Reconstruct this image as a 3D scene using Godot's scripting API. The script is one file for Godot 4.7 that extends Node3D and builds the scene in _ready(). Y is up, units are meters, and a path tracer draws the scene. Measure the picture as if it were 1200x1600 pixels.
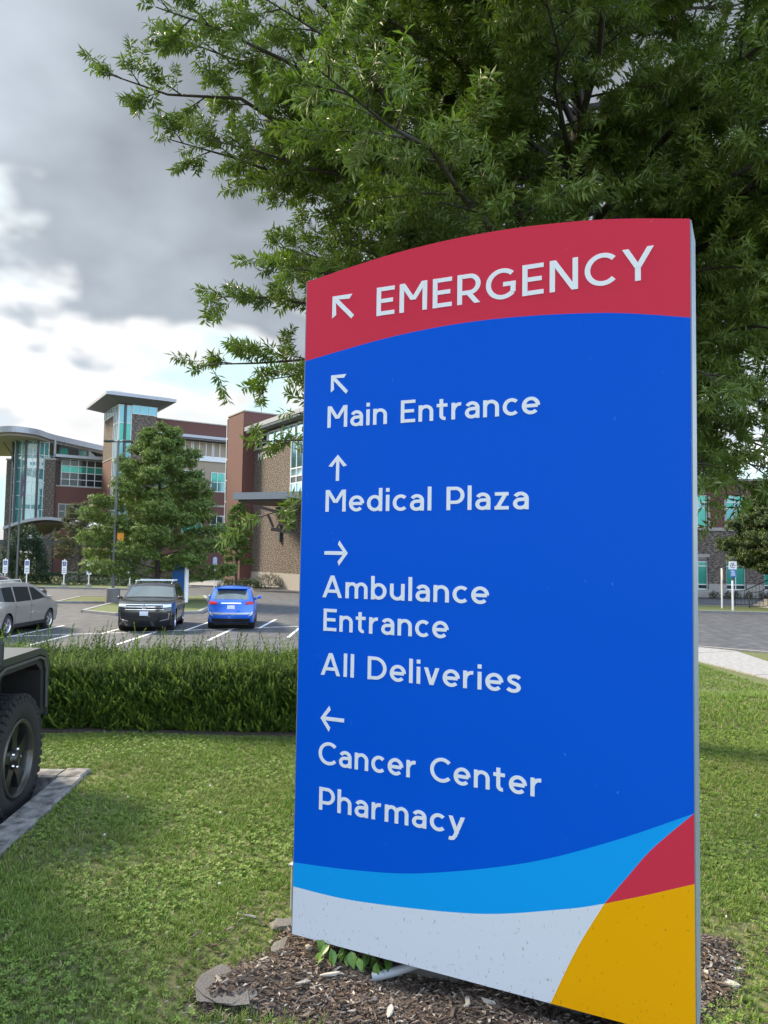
extends Node3D

const LOT := -1.25            # level of the car parks and roads beyond the hedge
var rng := RandomNumberGenerator.new()
var taken := {}
var M := {}

# ------------------------------------------------------------------ helpers
func lin(r: float, g: float, b: float, a := 1.0) -> Color:
	return Color(r, g, b, a).linear_to_srgb() if a == 1.0 else Color(Color(r, g, b).linear_to_srgb(), a)

func mat(c: Color, rough := 0.8, metal := 0.0, spec := 0.5) -> StandardMaterial3D:
	var m := StandardMaterial3D.new()
	m.albedo_color = c
	m.roughness = rough
	m.metallic = metal
	m.metallic_specular = spec
	return m

func ramp(stops: Array) -> Gradient:
	var g := Gradient.new()
	var o := PackedFloat32Array()
	var c := PackedColorArray()
	for s in stops:
		o.append(s[0])
		c.append(s[1])
	g.offsets = o
	g.colors = c
	return g

func noise_tex(freq: float, octaves: int, stops: Array, seed_: int, size := 512, kind := FastNoiseLite.TYPE_SIMPLEX_SMOOTH, normal := false, bump := 4.0) -> NoiseTexture2D:
	var n := FastNoiseLite.new()
	n.seed = seed_
	n.noise_type = kind
	n.frequency = freq
	n.fractal_octaves = octaves
	n.fractal_type = FastNoiseLite.FRACTAL_FBM if octaves > 1 else FastNoiseLite.FRACTAL_NONE
	var t := NoiseTexture2D.new()
	t.width = size
	t.height = size
	t.seamless = true
	t.noise = n
	if normal:
		t.as_normal_map = true
		t.bump_strength = bump
	elif stops:
		t.color_ramp = ramp(stops)
	return t

# a material whose colour wanders between the stops, mapped by world or object position
func grainy(stops: Array, freq: float, scale: float, rough: float, seed_: int, bump := 0.0, octaves := 4, world := true) -> StandardMaterial3D:
	var m := StandardMaterial3D.new()
	m.albedo_texture = noise_tex(freq, octaves, stops, seed_)
	m.uv1_triplanar = true
	m.uv1_world_triplanar = world
	m.uv1_scale = Vector3.ONE * scale
	m.roughness = rough
	if bump > 0.0:
		m.normal_enabled = true
		m.normal_texture = noise_tex(freq * 1.7, octaves, [], seed_ + 7, 512, FastNoiseLite.TYPE_SIMPLEX_SMOOTH, true, bump)
	return m

func numbered(called: String) -> String:
	taken[called] = taken.get(called, -1) + 1
	return called if taken[called] == 0 else "%s_%03d" % [called, taken[called]]

func tag(o: Node, label: String, category: String, group := "", kind := "") -> void:
	if label: o.set_meta("label", label)
	if category: o.set_meta("category", category)
	if group: o.set_meta("group", group)
	if kind: o.set_meta("kind", kind)

func thing(called: String, label: String, category: String, at := Vector3.ZERO, turn := 0.0, group := "") -> Node3D:
	var o := Node3D.new()
	o.name = numbered(called)
	add_child(o)
	o.position = at
	o.rotation.y = turn
	tag(o, label, category, group)
	return o

func obj(called: String, mesh, m: Material, parent: Node = null) -> MeshInstance3D:
	var o := MeshInstance3D.new()
	if mesh is SurfaceTool:
		mesh.generate_normals()
		o.mesh = mesh.commit()
	else:
		o.mesh = mesh
	o.material_override = m
	o.name = called if parent else numbered(called)
	(parent if parent else self).add_child(o, true)
	return o

func struct(called: String, mesh, m: Material, label := "") -> MeshInstance3D:
	var o := obj(called, mesh, m)
	o.set_meta("kind", "structure")
	if label: o.set_meta("label", label)
	return o

func st_() -> SurfaceTool:
	var s := SurfaceTool.new()
	s.begin(Mesh.PRIMITIVE_TRIANGLES)
	s.set_smooth_group(-1)
	return s

func tri(s: SurfaceTool, a: Vector3, b: Vector3, c: Vector3) -> void:
	s.add_vertex(a); s.add_vertex(b); s.add_vertex(c)

func quad(s: SurfaceTool, a: Vector3, b: Vector3, c: Vector3, d: Vector3) -> void:
	tri(s, a, b, c)
	tri(s, a, c, d)

# box between two corners, turned by a basis round its own origin
func box(s: SurfaceTool, lo: Vector3, hi: Vector3, t := Transform3D.IDENTITY) -> void:
	var p := []
	for i in 8:
		p.append(t * Vector3(hi.x if i & 1 else lo.x, hi.y if i & 2 else lo.y, hi.z if i & 4 else lo.z))
	for f in [[4, 6, 7, 5], [1, 3, 2, 0], [0, 2, 6, 4], [5, 7, 3, 1], [6, 2, 3, 7], [0, 4, 5, 1]]:
		quad(s, p[f[0]], p[f[1]], p[f[2]], p[f[3]])

func bar(s: SurfaceTool, a: Vector3, b: Vector3, w: float, h: float) -> void:
	var d := (b - a).normalized()
	var side := d.cross(Vector3.UP)
	side = Vector3.RIGHT if side.length() < 0.01 else side.normalized()
	var up := side.cross(d)
	box(s, Vector3(-w / 2, -h / 2, 0), Vector3(w / 2, h / 2, a.distance_to(b)), Transform3D(Basis(side, up, d), a))

# box with chamfered edges (c metres)
func cbox(s: SurfaceTool, lo: Vector3, hi: Vector3, c: float, t := Transform3D.IDENTITY) -> void:
	var mid := (lo + hi) / 2
	var e := (hi - lo) / 2
	var P := func(ix: int, iy: int, iz: int, axis: int) -> Vector3:
		var v := Vector3(ix, iy, iz) * (e - Vector3.ONE * c)
		v[axis] = [ix, iy, iz][axis] * e[axis]
		return t * (mid + v)
	for a in 3:
		var b := (a + 1) % 3
		var d := (a + 2) % 3
		for sg in [-1, 1]:
			var q := []
			for k in [[-1, -1], [1, -1], [1, 1], [-1, 1]]:
				var i := [0, 0, 0]
				i[a] = sg; i[b] = k[0]; i[d] = k[1]
				q.append(P.call(i[0], i[1], i[2], a))
			if sg < 0: quad(s, q[0], q[1], q[2], q[3])
			else: quad(s, q[3], q[2], q[1], q[0])
			for s2 in [-1, 1]:      # edge between faces a (sg) and b (s2)
				var i0 := [0, 0, 0]
				i0[a] = sg; i0[b] = s2; i0[d] = -1
				var i1 := i0.duplicate()
				i1[d] = 1
				var A: Vector3 = P.call(i0[0], i0[1], i0[2], a)
				var B: Vector3 = P.call(i1[0], i1[1], i1[2], a)
				var C: Vector3 = P.call(i1[0], i1[1], i1[2], b)
				var D: Vector3 = P.call(i0[0], i0[1], i0[2], b)
				if sg * s2 > 0: quad(s, D, C, B, A)
				else: quad(s, A, B, C, D)
	for i in 8:
		var sx := 1 if i & 1 else -1
		var sy := 1 if i & 2 else -1
		var sz := 1 if i & 4 else -1
		var A: Vector3 = P.call(sx, sy, sz, 0)
		var B: Vector3 = P.call(sx, sy, sz, 1)
		var C: Vector3 = P.call(sx, sy, sz, 2)
		if sx * sy * sz > 0: tri(s, C, B, A)
		else: tri(s, A, B, C)

# polygon in the xy plane of t, between z0 and z1 (z1 in front); sheet: the front face alone
func prism(s: SurfaceTool, poly: PackedVector2Array, z0: float, z1: float, t := Transform3D.IDENTITY, sheet := false) -> void:
	var p := poly.duplicate()
	if Geometry2D.is_polygon_clockwise(p): p.reverse()
	var ix := Geometry2D.triangulate_polygon(p)
	for k in range(0, ix.size(), 3):
		var q := [p[ix[k]], p[ix[k + 1]], p[ix[k + 2]]]
		if (q[1] - q[0]).cross(q[2] - q[0]) < 0: q = [q[0], q[2], q[1]]
		tri(s, t * Vector3(q[0].x, q[0].y, z1), t * Vector3(q[2].x, q[2].y, z1), t * Vector3(q[1].x, q[1].y, z1))
		if not sheet:
			tri(s, t * Vector3(q[0].x, q[0].y, z0), t * Vector3(q[1].x, q[1].y, z0), t * Vector3(q[2].x, q[2].y, z0))
	if sheet: return
	for k in p.size():
		var a := p[k]
		var b := p[(k + 1) % p.size()]
		quad(s, t * Vector3(a.x, a.y, z0), t * Vector3(a.x, a.y, z1), t * Vector3(b.x, b.y, z1), t * Vector3(b.x, b.y, z0))

# a plan polygon (x, z) between two heights
func slab(s: SurfaceTool, poly: Array, y0: float, y1: float, sheet := false) -> void:
	var p := PackedVector2Array()
	for v in poly: p.append(Vector2(v[0], -v[1]))
	prism(s, p, y0, y1, Transform3D(Basis(Vector3.RIGHT, Vector3.FORWARD, Vector3.UP), Vector3.ZERO), sheet)

func tube(s: SurfaceTool, pts: Array, radii: Array, sides := 6, cap := true) -> void:
	var rings := []
	var ref := Vector3.UP
	for i in pts.size():
		var d: Vector3 = (pts[mini(i + 1, pts.size() - 1)] - pts[maxi(i - 1, 0)]).normalized()
		if absf(d.dot(ref)) > 0.95: ref = Vector3.RIGHT if absf(d.x) < 0.9 else Vector3.BACK
		var x := ref.cross(d).normalized()
		var y := d.cross(x)
		ref = y
		var ring := []
		for k in sides:
			var a := TAU * k / sides
			ring.append(pts[i] + (x * cos(a) + y * sin(a)) * radii[i])
		rings.append(ring)
	s.set_smooth_group(1)
	for i in rings.size() - 1:
		for k in sides:
			var j := (k + 1) % sides
			quad(s, rings[i][k], rings[i + 1][k], rings[i + 1][j], rings[i][j])
	s.set_smooth_group(-1)
	if cap:
		for k in range(1, sides - 1):
			tri(s, rings[0][0], rings[0][k], rings[0][k + 1])
			tri(s, rings[-1][0], rings[-1][k + 1], rings[-1][k])

# a profile of (radius, along) turned round an axis of t (its z)
func lathe(s: SurfaceTool, prof: Array, sides: int, t := Transform3D.IDENTITY, smooth := true) -> void:
	if smooth: s.set_smooth_group(2)
	for i in prof.size() - 1:
		for k in sides:
			var a := TAU * k / sides
			var b := TAU * (k + 1) / sides
			var p: Array = prof[i]
			var q: Array = prof[i + 1]
			quad(s, t * Vector3(p[0] * cos(a), p[0] * sin(a), p[1]), t * Vector3(q[0] * cos(a), q[0] * sin(a), q[1]), t * Vector3(q[0] * cos(b), q[0] * sin(b), q[1]), t * Vector3(p[0] * cos(b), p[0] * sin(b), p[1]))
	s.set_smooth_group(-1)

func multi(called: String, mesh: Mesh, m: Material, xf: Array, cols: Array, parent: Node = null) -> MultiMeshInstance3D:
	var mm := MultiMesh.new()
	mm.transform_format = MultiMesh.TRANSFORM_3D
	mm.use_colors = cols.size() > 0
	mm.mesh = mesh
	mm.instance_count = xf.size()
	for i in xf.size():
		mm.set_instance_transform(i, xf[i])
		if cols: mm.set_instance_color(i, cols[i])
	var o := MultiMeshInstance3D.new()
	o.multimesh = mm
	o.material_override = m
	o.name = called if parent else numbered(called)
	(parent if parent else self).add_child(o, true)
	o.set_meta("kind", "stuff")
	return o

func turned(yaw: float, pitch := 0.0, roll := 0.0) -> Basis:
	return Basis(Vector3.UP, yaw) * Basis(Vector3.RIGHT, pitch) * Basis(Vector3.BACK, roll)

func curve2(pts: Array, n: int) -> PackedVector2Array:     # smooth curve through points
	var out := PackedVector2Array()
	for i in pts.size() - 1:
		var p0: Vector2 = pts[maxi(i - 1, 0)]
		var p1: Vector2 = pts[i]
		var p2: Vector2 = pts[i + 1]
		var p3: Vector2 = pts[mini(i + 2, pts.size() - 1)]
		for k in n:
			out.append(p1.cubic_interpolate(p2, p0, p3, float(k) / n))
	out.append(pts[-1])
	return out

func sm(a: float, b: float, x: float) -> float:
	return smoothstep(a, b, x)

# height of the ground: level lawn, then a bank that falls to the car parks
func kerb_x(z: float) -> float:
	return -2.1 + (z + 5.71) * 0.0775

func ground_y(x: float, z: float) -> float:
	var y := LOT * sm(8.6, 17.0, -z)
	return y

func lawn_bump(x: float, z: float) -> float:
	return 0.018 * sin(x * 1.9 + 0.6 * z) * sin(z * 1.3 - 0.4 * x) + 0.012 * sin(3.7 * x + 1.1) * sin(2.9 * z + 0.4)

# ------------------------------------------------------------------ camera, sky, sun
func make_view() -> void:
	var cam := Camera3D.new()
	cam.name = "camera"
	add_child(cam)
	cam.transform = Transform3D(Basis(Vector3.RIGHT, deg_to_rad(3.415)) * Basis(Vector3.BACK, deg_to_rad(0.957)), Vector3(0, 1.6, 0))
	cam.fov = rad_to_deg(2.0 * atan(800.0 / 1200.0))
	cam.near = 0.05
	cam.far = 4000.0
	cam.current = true
	var env := Environment.new()
	env.tonemap_mode = Environment.TONE_MAPPER_LINEAR
	env.tonemap_exposure = EXPOSURE
	env.background_mode = Environment.BG_SKY
	env.sdfgi_enabled = true
	env.ssao_enabled = true
	env.ssil_enabled = true
	var sky := Sky.new()
	var pm := PanoramaSkyMaterial.new()
	pm.panorama = ImageTexture.create_from_image(sky_image())
	sky.sky_material = pm
	env.sky = sky
	var we := WorldEnvironment.new()
	we.name = "environment"
	we.environment = env
	add_child(we)
	var sun := DirectionalLight3D.new()
	sun.name = "sun"
	add_child(sun)
	sun.light_color = Color(1.0, 0.93, 0.82)
	sun.light_energy = SUN_ENERGY
	sun.light_angular_distance = 14.0
	sun.shadow_enabled = true
	var d := sun_dir()
	sun.look_at_from_position(d * 50.0, Vector3.ZERO, Vector3.UP)

const EXPOSURE := 4.4
const SUN_ENERGY := 0.75
const SUN_AZ := -61.0
const SUN_EL := 36.0

func sun_dir() -> Vector3:
	var az := deg_to_rad(SUN_AZ)
	var el := deg_to_rad(SUN_EL)
	return Vector3(sin(az) * cos(el), sin(el), -cos(az) * cos(el))

# a broken grey cloud sheet, darkest where it is lit from behind, thinning towards the horizon
func sky_image() -> Image:
	var w := 1536
	var h := 768
	var n1 := FastNoiseLite.new()
	n1.seed = 13
	n1.frequency = 1.0
	n1.noise_type = FastNoiseLite.TYPE_SIMPLEX_SMOOTH
	n1.fractal_octaves = 6
	var n2 := FastNoiseLite.new()
	n2.seed = 39
	n2.frequency = 0.55
	n2.noise_type = FastNoiseLite.TYPE_SIMPLEX_SMOOTH
	n2.fractal_octaves = 5
	n2.fractal_gain = 0.5
	var sd := sun_dir()
	var data := PackedFloat32Array()
	data.resize(w * h * 3)
	var at := 0
	for j in h:
		var el := PI * (0.5 - (j + 0.5) / h)
		for i in w:
			var c: Vector3
			if el < -0.02:
				c = Vector3(0.30, 0.32, 0.30)
			else:
				var az := TAU * (i + 0.5) / w
				var d := Vector3(sin(az) * cos(el), sin(el), -cos(az) * cos(el))
				var k := 1.0 / (maxf(d.y, 0.0) + 0.30)
				var p := Vector3(sin(az + 0.62) * cos(el) * k, 0.6 * d.y - 0.03, -cos(az + 0.62) * cos(el) * k)
				var a := n1.get_noise_3dv(p * 1.7)
				var b := n2.get_noise_3dv(p * 1.25 + Vector3(7, 3, 1))
				var e := rad_to_deg(el)
				var f := n1.get_noise_3dv(p * 4.3 + Vector3(3, 9, 5))
				var away := rad_to_deg(acos(clampf(d.dot(sd), -1, 1)))
				# how thick the cloud is: the sheet breaks up low down
				var thick := sm(-0.16, 0.18, a * 1.1 + 0.35 * f + (e - 16.0 + 0.09 * minf(away - 45.0, 40.0)) / 14.0 + 0.3 * b)
				var front := maxf(sm(66.0, 128.0, away), 0.6 * sm(40.0, 72.0, e))
				var glow := exp(-pow(away / 22.0, 2.0))
				var grey := lerpf(0.080, 0.58, front) * (1.05 + 0.75 * b + 0.45 * a + 0.40 * f) + 0.30 * glow
				var cg := Vector3(grey * lerpf(0.89, 0.84, front), grey, grey * lerpf(1.13, 1.26, front))
				var white := lerpf(0.222, 0.78, front) * (1.0 + 0.25 * b + 0.25 * f) + 1.0 * glow
				var gap := sm(0.02, -0.26, a + 0.35 * b) * (1.0 - thick)
				var cw := Vector3(white, white * 1.005, white * 1.01).lerp(Vector3(0.165, 0.24, 0.255) * lerpf(1.0, 1.6, front), 0.8 * gap)
				# away from the sun the sheet is torn and blue shows between the lit clouds
				var torn := front * sm(0.24, -0.16, a + 0.3 * b)
				cg = cg.lerp(Vector3(0.38, 0.60, 1.0), 0.85 * torn)
				c = cw.lerp(cg, thick)
			data[at] = c.x; data[at + 1] = c.y; data[at + 2] = c.z
			at += 3
	return Image.create_from_data(w, h, false, Image.FORMAT_RGBF, data.to_byte_array())

# ------------------------------------------------------------------ materials
func make_materials() -> void:
	M.soil = grainy([[0.25, lin(0.05, 0.066, 0.016)], [0.5, lin(0.085, 0.105, 0.026)], [0.75, lin(0.13, 0.125, 0.05)]], 0.02, 1.3, 0.95, 1, 6.0)
	M.far_grass = grainy([[0.3, lin(0.055, 0.085, 0.022)], [0.5, lin(0.085, 0.115, 0.032)], [0.7, lin(0.14, 0.14, 0.05)]], 0.03, 0.6, 0.95, 2, 5.0)
	M.asphalt = grainy([[0.25, lin(0.034, 0.036, 0.040)], [0.45, lin(0.050, 0.052, 0.057)], [0.6, lin(0.056, 0.058, 0.063)], [0.8, lin(0.078, 0.080, 0.084)]], 0.012, 0.22, 0.75, 3, 1.0, 6)
	M.asphalt_near = grainy([[0.25, lin(0.03, 0.03, 0.031)], [0.5, lin(0.05, 0.05, 0.052)], [0.8, lin(0.10, 0.10, 0.10)]], 0.05, 1.6, 0.85, 4, 5.0, 5)
	M.concrete = grainy([[0.2, lin(0.20, 0.195, 0.185)], [0.5, lin(0.29, 0.285, 0.27)], [0.8, lin(0.37, 0.36, 0.345)]], 0.03, 1.5, 0.9, 5, 2.5, 5)
	M.kerb_near = grainy([[0.22, lin(0.075, 0.074, 0.07)], [0.42, lin(0.14, 0.138, 0.133)], [0.6, lin(0.185, 0.182, 0.176)], [0.85, lin(0.25, 0.245, 0.24)]], 0.016, 0.9, 0.92, 6, 4.0, 7)
	M.sidewalk = grainy([[0.2, lin(0.20, 0.197, 0.19)], [0.5, lin(0.235, 0.232, 0.225)], [0.8, lin(0.27, 0.266, 0.26)]], 0.02, 0.5, 0.9, 7, 1.5, 5)
	M.paint = grainy([[0.25, lin(0.42, 0.42, 0.42)], [0.45, lin(0.66, 0.66, 0.66)], [0.8, lin(0.76, 0.76, 0.75)]], 0.06, 0.9, 0.7, 8, 0.0, 5)
	M.mulch = grainy([[0.25, lin(0.03, 0.022, 0.017)], [0.5, lin(0.068, 0.052, 0.041)], [0.75, lin(0.12, 0.096, 0.076)]], 0.06, 3.0, 0.95, 9, 8.0, 5)
	M.stone = grainy([[0.25, lin(0.085, 0.078, 0.07)], [0.5, lin(0.135, 0.125, 0.115)], [0.8, lin(0.19, 0.178, 0.165)]], 0.05, 5.0, 0.9, 10, 6.0, 5)
	M.bark = grainy([[0.3, lin(0.035, 0.030, 0.026)], [0.55, lin(0.075, 0.065, 0.056)], [0.8, lin(0.14, 0.125, 0.11)]], 0.05, 3.0, 0.95, 12, 9.0, 5)
	M.leaf = mat(Color.WHITE, 0.55, 0.0, 0.45)
	M.leaf.vertex_color_use_as_albedo = true
	M.leaf.backlight_enabled = true
	M.leaf.backlight = lin(0.32, 0.44, 0.09)
	M.blade = mat(Color.WHITE, 0.6, 0.0, 0.35)
	M.blade.vertex_color_use_as_albedo = true
	M.blade.backlight_enabled = true
	M.blade.backlight = lin(0.26, 0.34, 0.07)
	M.needle = mat(Color.WHITE, 0.6, 0.0, 0.3)
	M.needle.vertex_color_use_as_albedo = true
	M.needle.backlight_enabled = true
	M.needle.backlight = lin(0.18, 0.26, 0.03)
	M.chip = mat(Color.WHITE, 0.9, 0.0, 0.2)
	M.chip.vertex_color_use_as_albedo = true
	M.white = mat(lin(0.74, 0.74, 0.74), 0.5)
	M.black = mat(lin(0.012, 0.012, 0.013), 0.5)
	M.steel = mat(lin(0.42, 0.44, 0.46), 0.4, 0.6)
	M.galv = mat(lin(0.55, 0.57, 0.58), 0.45, 0.3)
	M.dark_concrete = mat(lin(0.13, 0.125, 0.12), 0.9)
	M.pole = mat(lin(0.11, 0.115, 0.12), 0.5, 0.3)
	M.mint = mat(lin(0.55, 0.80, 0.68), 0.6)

# ------------------------------------------------------------------ ground
var bed := PackedVector2Array()
var sign_plan := PackedVector2Array()

func in_near_lot(x: float, z: float) -> bool:
	return x < kerb_x(z) + 0.004 and z > -5.712

func make_ground() -> void:
	for p in [[-0.63, -2.72], [-0.69, -2.84], [-0.65, -3.03], [-0.49, -3.22], [-0.44, -3.41], [-0.39, -3.56], [0.1, -3.78], [0.7, -3.7], [1.2, -3.55], [1.39, -3.42], [1.53, -3.37], [1.51, -3.17], [1.36, -2.9], [1.17, -2.74], [1.15, -2.4], [0.98, -2.08], [0.55, -2.22], [0.2, -2.5], [-0.1, -2.66], [-0.35, -2.72]]:
		bed.append(Vector2(p[0], p[1]))
	# the ground itself, one sheet out to the horizon
	var us := [-1500.0, -400.0, -150.0, -70.0, -40.0, -25.0, -16.0, -11.0, -8.0, -6.0, -4.5, -3.3, -2.2, -1.3, -0.6, -0.16, -0.06]
	var x := 0.25
	while x < 12.0:
		us.append(x)
		x += 0.35
	us.append_array([14.0, 17.0, 22.0, 30.0, 45.0, 75.0, 150.0, 400.0, 1500.0])
	var zs := [1500.0, 400.0, 150.0, 60.0, 30.0, 15.0, 8.0, 6.0, 4.0, 2.5, 1.5, 0.5]
	var z := -0.2
	while z > -5.5:
		zs.append(z)
		z -= 0.3
	zs.append_array([-5.56, -5.66])
	z = -5.95
	while z > -18.5:
		zs.append(z)
		z -= 0.35
	zs.append_array([-20.0, -23.0, -27.0, -33.0, -45.0, -60.0, -80.0, -120.0, -250.0, -600.0, -1500.0])
	var g := func(u: float, zz: float) -> Vector3:
		var xx: float = u + kerb_x(clampf(zz, -16.0, 8.0))
		var y := ground_y(xx, zz) - 0.03 * sm(16.0, 18.0, -zz)
		y += lawn_bump(xx, zz) * (1.0 - sm(9.0, 14.0, -zz)) * (1.0 - sm(6.0, 9.0, absf(xx))) * sm(0.05, 0.5, absf(u))
		if u < -0.1 and zz > -5.6 and zz < 7.0: y = -0.2
		return Vector3(xx, y, zz)
	var s := st_()
	s.set_smooth_group(0)
	for i in us.size() - 1:
		for j in zs.size() - 1:
			quad(s, g.call(us[i], zs[j]), g.call(us[i], zs[j + 1]), g.call(us[i + 1], zs[j + 1]), g.call(us[i + 1], zs[j]))
	struct("ground", s, M.soil)

	# near parking bay with the kerb that frames it
	s = st_()
	slab(s, [[kerb_x(7.0) - 0.1, 7.0], [kerb_x(-5.62) - 0.1, -5.62], [-9.0, -5.62], [-9.0, 7.0]], -0.15, -0.15, true)
	struct("near_parking_bay", s, M.asphalt_near)
	var kerb := thing("kerb", "weathered concrete kerb with a square corner beside the near lawn", "kerb")
	var z0 := -5.705
	# each cast length of kerb is a piece with a joint
	for a in [[-5.506, -3.9], [-3.898, -1.9], [-1.888, 0.6], [0.612, 3.6]]:
		s = st_()
		kerb_block(s, Vector3(kerb_x(a[0]), 0, a[0]), Vector3(kerb_x(a[1]), 0, a[1]))
		obj("kerb_stone", s, M.kerb_near, kerb)
	s = st_()
	var c := Vector3(kerb_x(z0), 0, z0)
	prism(s, PackedVector2Array([Vector2(-0.185, -0.2), Vector2(0, -0.2), Vector2(0, 0.02), Vector2(-0.015, 0.032), Vector2(-0.17, 0.032), Vector2(-0.185, 0.018)]), -0.0, 0.198, Transform3D(Basis.IDENTITY, c))
	obj("kerb_stone", s, M.kerb_near, kerb)
	for a in [[-0.186, -2.2], [-2.204, -4.6], [-4.612, -6.8]]:
		s = st_()
		prism(s, PackedVector2Array([Vector2(-0.185, -0.2), Vector2(0, -0.2), Vector2(0, 0.018), Vector2(-0.015, 0.03), Vector2(-0.17, 0.03), Vector2(-0.185, 0.018)]), 0, a[0] - a[1], Transform3D(Basis(Vector3.BACK, Vector3.UP, Vector3.RIGHT) * Basis(Vector3.UP, 0), c + Vector3(a[1], 0, 0.192)))
		obj("kerb_stone", s, M.kerb_near, kerb)

	# car park and road beyond
	s = st_()
	slab(s, [[-120, -17.6], [2, -17.6], [5, -21], [8.0, -27.8], [10.8, -26.5], [12.6, -25.0], [30, -10], [60, 5], [120, 5], [120, -76], [-120, -76]], LOT, LOT, true)
	struct("car_park", s, M.asphalt)
	# sidewalk: cast slabs with open joints between them
	var walk := Node3D.new()
	walk.name = "sidewalk"
	add_child(walk)
	walk.set_meta("kind", "structure")
	var path := PackedVector2Array()
	for p in [[7.2, -26.2], [9.26, -22.72], [9.67, -19.42], [10.3, -14], [11.9, -14], [11.3, -19.5], [11.35, -23.0], [11.6, -25.3], [10.74, -26.3], [8.0, -27.6]]: path.append(Vector2(p[0], p[1]))
	for k in 10:
		var c0 := -28.0 + 1.5 * k
		var band := PackedVector2Array([Vector2(5, c0 + 2.4), Vector2(14, c0 - 1.2), Vector2(14, c0 + 0.28), Vector2(5, c0 + 3.88)])
		for piece in Geometry2D.intersect_polygons(path, band):
			var list := []
			for v in piece: list.append([v.x, v.y])
			s = st_()
			slab(s, list, LOT - 0.1, LOT + 0.006 + 0.003 * sin(k * 2.1))
			obj("paving_slab", s, M.sidewalk, walk)
	s = st_()
	kerb_line(s, [[8.0, -27.72], [10.8, -26.42], [12.7, -24.9], [30, -9.9]], 0.16, 0.03)
	var ok := obj("roadside_kerb", s, M.sidewalk)
	tag(ok, "pale low kerb between sidewalk and road, right of the sign", "kerb")
	# painted bay lines, slanted rows as in the photograph
	var row := Vector3(0.85, 0, -0.53).normalized()
	var lines := []
	for k in 5:
		lines.append([Vector3(-13.3 + 2.5 * k, 0, -25.45 - 1.5 * k + 4.2), Vector3(-13.3 + 2.5 * k, 0, -25.45 - 1.5 * k)])
	for k in 5:
		lines.append([Vector3(-12.5 + 2.55 * k, 0, -25.9 - 1.53 * k), Vector3(-12.45 + 2.55 * k, 0, -25.9 - 1.53 * k - 4.4)])
	for l in lines:
		s = st_()
		bar(s, l[0] + Vector3(0, LOT + 0.001, 0), l[1] + Vector3(0, LOT + 0.001, 0), 0.11, 0.006)
		struct("painted_line", s, M.paint)
	s = st_()
	bar(s, Vector3(-17, LOT, -23.35), Vector3(1, LOT, -34.3), 0.09, 0.005)
	struct("painted_line", s, M.paint)

	# lawns beyond, each a raised slab with its kerb
	var lawns := [
		["traffic_island", "grass island with pale kerb around the lamp post", [[-14.3, -37.0], [-12.2, -35.4], [-8.9, -37.5], [-9.3, -42.0], [-12.0, -52.0], [-16.4, -50.0], [-15.1, -43.9]]],
		["traffic_island", "long grass island behind the silver minivan", [[-18.2, -43.2], [-15.6, -43.9], [-16.6, -49.4], [-19.0, -48.5]]],
		["lawn", "lawn strip in front of the glass atrium", [[-100, -62.6], [-27.2, -61.0], [-19.5, -60.5], [-18.6, -61.6], [-18.6, -71], [-26, -86], [-100, -100]]],
		["lawn", "grass verge across the road on the right", [[11, -47.6], [18.2, -44.64], [22, -44.0], [60, -38], [60, -45], [20.3, -50.3], [11, -52.5]]],
	]
	for l in lawns:
		s = st_()
		slab(s, l[2], LOT - 0.1, LOT + 0.11)
		struct(l[0], s, M.far_grass)
		s = st_()
		var loop: Array = l[2].duplicate()
		loop.append(loop[0])
		kerb_line(s, loop, 0.2, 0.13)
		struct("kerb_edge", s, M.sidewalk)
	s = st_()
	slab(s, [[-18.5, -70.5], [-17.2, -69.3], [-7, -66.6], [2, -63.2], [2, -73], [-18.5, -84]], LOT - 0.1, LOT + 0.13)
	struct("walkway", s, M.sidewalk)

func kerb_block(s: SurfaceTool, a: Vector3, b: Vector3) -> void:
	var d := (b - a)
	var len := d.length()
	d = d.normalized()
	prism(s, PackedVector2Array([Vector2(-0.185, -0.2), Vector2(0, -0.2), Vector2(0, 0.018), Vector2(-0.015, 0.03), Vector2(-0.17, 0.03), Vector2(-0.185, 0.018)]), 0, len, Transform3D(Basis(Vector3.UP.cross(d), Vector3.UP, d), a))

func kerb_line(s: SurfaceTool, pts: Array, w: float, h: float) -> void:
	for i in pts.size() - 1:
		var a := Vector3(pts[i][0], LOT + h / 2 - 0.05 + 0.001 * i, pts[i][1])
		var b := Vector3(pts[i + 1][0], LOT + h / 2 - 0.05 + 0.001 * i, pts[i + 1][1])
		var d := (b - a).normalized() * w * 0.4
		bar(s, a - d, b + d, w, h + 0.1)

# ------------------------------------------------------------------ mulch bed round the sign
func bed_edge(p: Vector2) -> float:
	var best := 9.0
	for i in bed.size():
		best = minf(best, p.distance_to(Geometry2D.get_closest_point_to_segment(p, bed[i], bed[(i + 1) % bed.size()])))
	return best

func bed_y(x: float, z: float) -> float:
	var e := sm(0.0, 0.16, bed_edge(Vector2(x, z)))
	return lawn_bump(x, z) - 0.012 + e * 0.045 + 0.02 * e * sin(x * 9.0 + z * 4.0) * sin(z * 11.0 - x * 3.0)

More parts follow.
